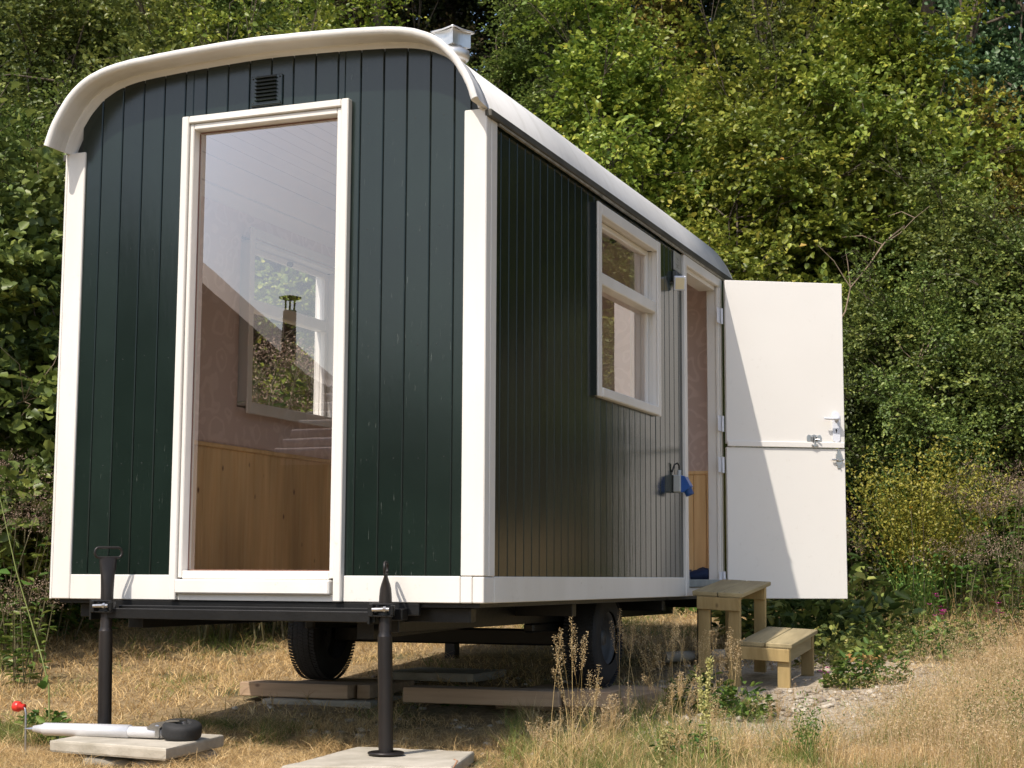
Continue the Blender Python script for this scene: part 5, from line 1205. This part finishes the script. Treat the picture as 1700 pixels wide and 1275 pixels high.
for k,px,D,s_,lb in [(0,1160,8.5,1.1,'green leafy weed at the left foot of the steps'),(0,1230,8.3,1.0,'green leafy weed below the upper tread'),(1,1400,9.6,1.1,'bright green weed right of the lower tread'),(0,1440,9.8,1.3,'bright green weed beside the wilted yellow leaves'),(2,1380,10.6,1.0,'dark green weed under the open door'),(2,1450,11.2,1.0,'dark green weed below the free corner of the door'),
 (0,1560,10.9,1.4,'bushy green weed with magenta flowers in the right meadow'),(2,1520,11.8,.9,'green weed left of the magenta flowers'),(2,1330,11.7,1.9,'dark green bushy weed right behind the lower tread'),(2,1395,12.2,2.0,'dark green bushy weed under the free edge of the door'),(2,1290,12.6,1.8,'dark green bushy weed behind the upper tread legs'),(1,90,8.6,.9,'small green weed in the straw left of the wagon'),(1,105,8.2,.7,'small green weed beside the left jack'),(0,990,8.6,.6,'small green weed next to the nearer wheel'),(0,1140,7.0,.9,'green weed in the grass left of the seed spike'),(1,770,8.9,.9,'small green weed in the shade in front of the long timber'),(0,1620,11.6,1.2,'green weed among the straw at the right'),(0,1320,11.6,1.2,'green weed seen below the door between the step legs')]:
    if not lb: continue
    x,y=at(px,D); o=bpy.data.objects.new('leafy_weed',HB[k]); col.objects.link(o); o.location=(x,y,g(x,y)); o.scale=(s_,)*3; o.rotation_euler=(0,0,rl.uniform(0,6)); tag(o,lb,'wild plant')
# flowers
def flower(px,D,h,mk,nm,lb,r_=.02,n=8):
    x,y=at(px,D); z=g(x,y); rr=random.Random(int(px)); e=empty(nm,(x,y,z),label=lb,cat='flower')
    part('stem','bark',e,lambda b: b.tube([(x,y,z),(x+.01,y,z+h*.6),(x,y,z+h)],[.003,.0025,.002],5))
    for i in range(n):
        cx_,cy_,cz_=x+rr.gauss(0,r_),y+rr.gauss(0,r_),z+h+rr.gauss(0,r_*1.3); a=rr.uniform(0,6)
        def pet(b):
            for k in range(5):
                a2=a+k*1.256; b.add([(cx_,cy_,cz_),(cx_+.016*math.cos(a2-.4),cy_+.016*math.sin(a2-.4),cz_+.006),(cx_+.024*math.cos(a2),cy_+.024*math.sin(a2),cz_+.010),(cx_+.016*math.cos(a2+.4),cy_+.016*math.sin(a2+.4),cz_+.006)],[(0,1,2,3)])
        part('blossom',mk,e,pet)
flower(1365,9.9,.06,'magenta','magenta_flower','magenta flower close to the ground by the lower tread leg',.012,5)
flower(1546,11.2,.35,'magenta','magenta_flower','left magenta flower spike in the right meadow',.03,7)
flower(1562,11.1,.30,'magenta','magenta_flower','right magenta flower spike in the right meadow',.02,6)
flower(1652,11.4,.28,'magenta','magenta_flower','single magenta flower near the right edge',.02,4)
flower(1512,12.6,.95,'yellow','yellow_flower','single yellow flower on the broom stalks',.006,2)
flower(1530,13.3,1.15,'yellow','yellow_flower','yellow flower higher up in the broom bush',.02,3)
# wilted leaves by the steps
def wilt(b):
    x,y=at(1425,9.9); z=g(x,y); r=random.Random(4)
    for i in range(7):
        a=r.uniform(-1,3); l=r.uniform(.08,.2); p0=Vector((x+r.gauss(0,.03),y,z+.16)); d=Vector((math.cos(a)*l,.02,-abs(r.gauss(.06,.05))))
        s_=Vector((-d.z,0,d.x)).normalized()*.014; b.add([p0,p0+d*.4+s_,p0+d,p0+d*.4-s_],[(0,1,2,3)])
    b.tube([(x,y,z),(x+.01,y,z+.17)],[.004,.003],5)
me_w=MB(); wilt(me_w); tag(me_w.build('wilted_plant',simple('wilted_yellow_leaf',(.55,.42,.14),(.35,.10,.04),.6,scale=14,bs=0)),'wilted plant with yellow and dark red hanging leaves right of the steps','wild plant')
# pale seed spike (dock like)
def spike(px,D,H,lb,seed=1,side=True):
    x,y=at(px,D); z=g(x,y); r=np.random.default_rng(seed); e=empty('seed_spike',(x,y,z),label=lb,cat='wild plant')
    ln_=[(0,0,0),(.004,0,H*.35),(.0,0,H*.7),(.012,0,H)]
    part('stem','spike',e,lambda b: b.tube([(x+a,y+b_,z+c_) for a,b_,c_ in ln_],[.0045,.004,.003,.0015],6))
    P=[]
    for i in range(520):
        t_=r.uniform(.42,1.0); gap=abs(math.sin(t_*38)); 
        if r.random()>gap+.25: continue
        P.append((.012*max(0,t_-.7)/.3+r.normal()*.006,r.normal()*.006,H*t_))
    if side:
        for i in range(170): t_=r.uniform(0,1); P.append((-.022-.012*t_+r.normal()*.005,r.normal()*.005,H*(.58+.27*t_)))
        for i in range(60): t_=r.uniform(0,1); P.append((-.02+r.normal()*.004,r.normal()*.005,H*(.50+.08*t_)))
    P=np.array(P); n=len(P); V,Fc,tt=leaves(P,norm(r.normal(size=(n,3))+np.array([0,0,.8])),norm(r.normal(size=(n,3))),r.uniform(.006,.012,n),r.uniform(.005,.009,n),r.random(n)); me=quads_mesh('seeds',V,Fc,tt,'spike'); o=bpy.data.objects.new('seeds',me); col.objects.link(o); o.parent=e
spike(1172,6.5,.50,'pale yellow seed spike standing in the grass below the steps',1)
spike(1097,6.2,.24,'thin pale dead stalk in the grass left of the seed spike',2,False)
# reddish curled stem by the right slab and long arching stem at the left edge
b=MB(); x,y=at(735,6.35); z=g(x,y); b.tube([(x,y,z),(x+.03,y,z+.06),(x+.06,y,z+.10),(x+.075,y,z+.125),(x+.06,y,z+.13)],[.0035,.003,.003,.005,.003],6); b.tube([(x+.02,y,z+.04),(x-.05,y+.01,z+.03)],[.003,.006],5)
tag(b.build('curled_stem',simple('reddish_stem',(.30,.13,.08),(.42,.30,.17),.7,bs=0)),'reddish curled dead stem beside the right slab','wild plant')
b=MB(); p=[]
for px,z,D in [(0,.62,8.6),(35,.22,8.5),(62,-.02,8.5),(82,-.2,8.45),(95,-.33,8.4),(98,-.50,8.4)]: x,y=at(px,D); p.append((x,y,z-.1))
b.tube(p,[.002,.003,.0038,.004,.004,.004],6); e=b.build('bramble_runner',simple('green_stem',(.22,.26,.08),(.15,.18,.05),.6,bs=0)); tag(e,'long green bramble stem arching down at the left of the wagon','wild plant')
r=np.random.default_rng(5); pp=np.array(p); P=np.concatenate([pp[[1,3,4,5]]+r.normal(size=(4,3))*.02 for _ in range(3)])-np.array(OFF[e]); V,Fc,tt=leaves(P,r.normal(size=(12,3)),norm(r.normal(size=(12,3))+np.array([0,-.6,.6])),r.uniform(.04,.07,12),r.uniform(.03,.05,12),r.random(12)*.5+.4)
o=bpy.data.objects.new('leaves',quads_mesh('bramble_leaves',V,Fc,tt,'lf_weed')); col.objects.link(o); o.parent=e
b=MB(); pts=[]
x,y=at(885,6.7); z=g(x,y)
for t_ in np.linspace(0,1,10): pts.append((x+.16*t_,y,z+.02+.12*math.sin(PI*min(1,t_*.9+.05))))
b.tube(pts,[.0015+.0022*math.sin(PI*q) for q in np.linspace(0,1,10)],6); tag(b.build('arching_grass_head','drystem'),'pale grass head arching left of the seed grass at bottom centre','wild plant')
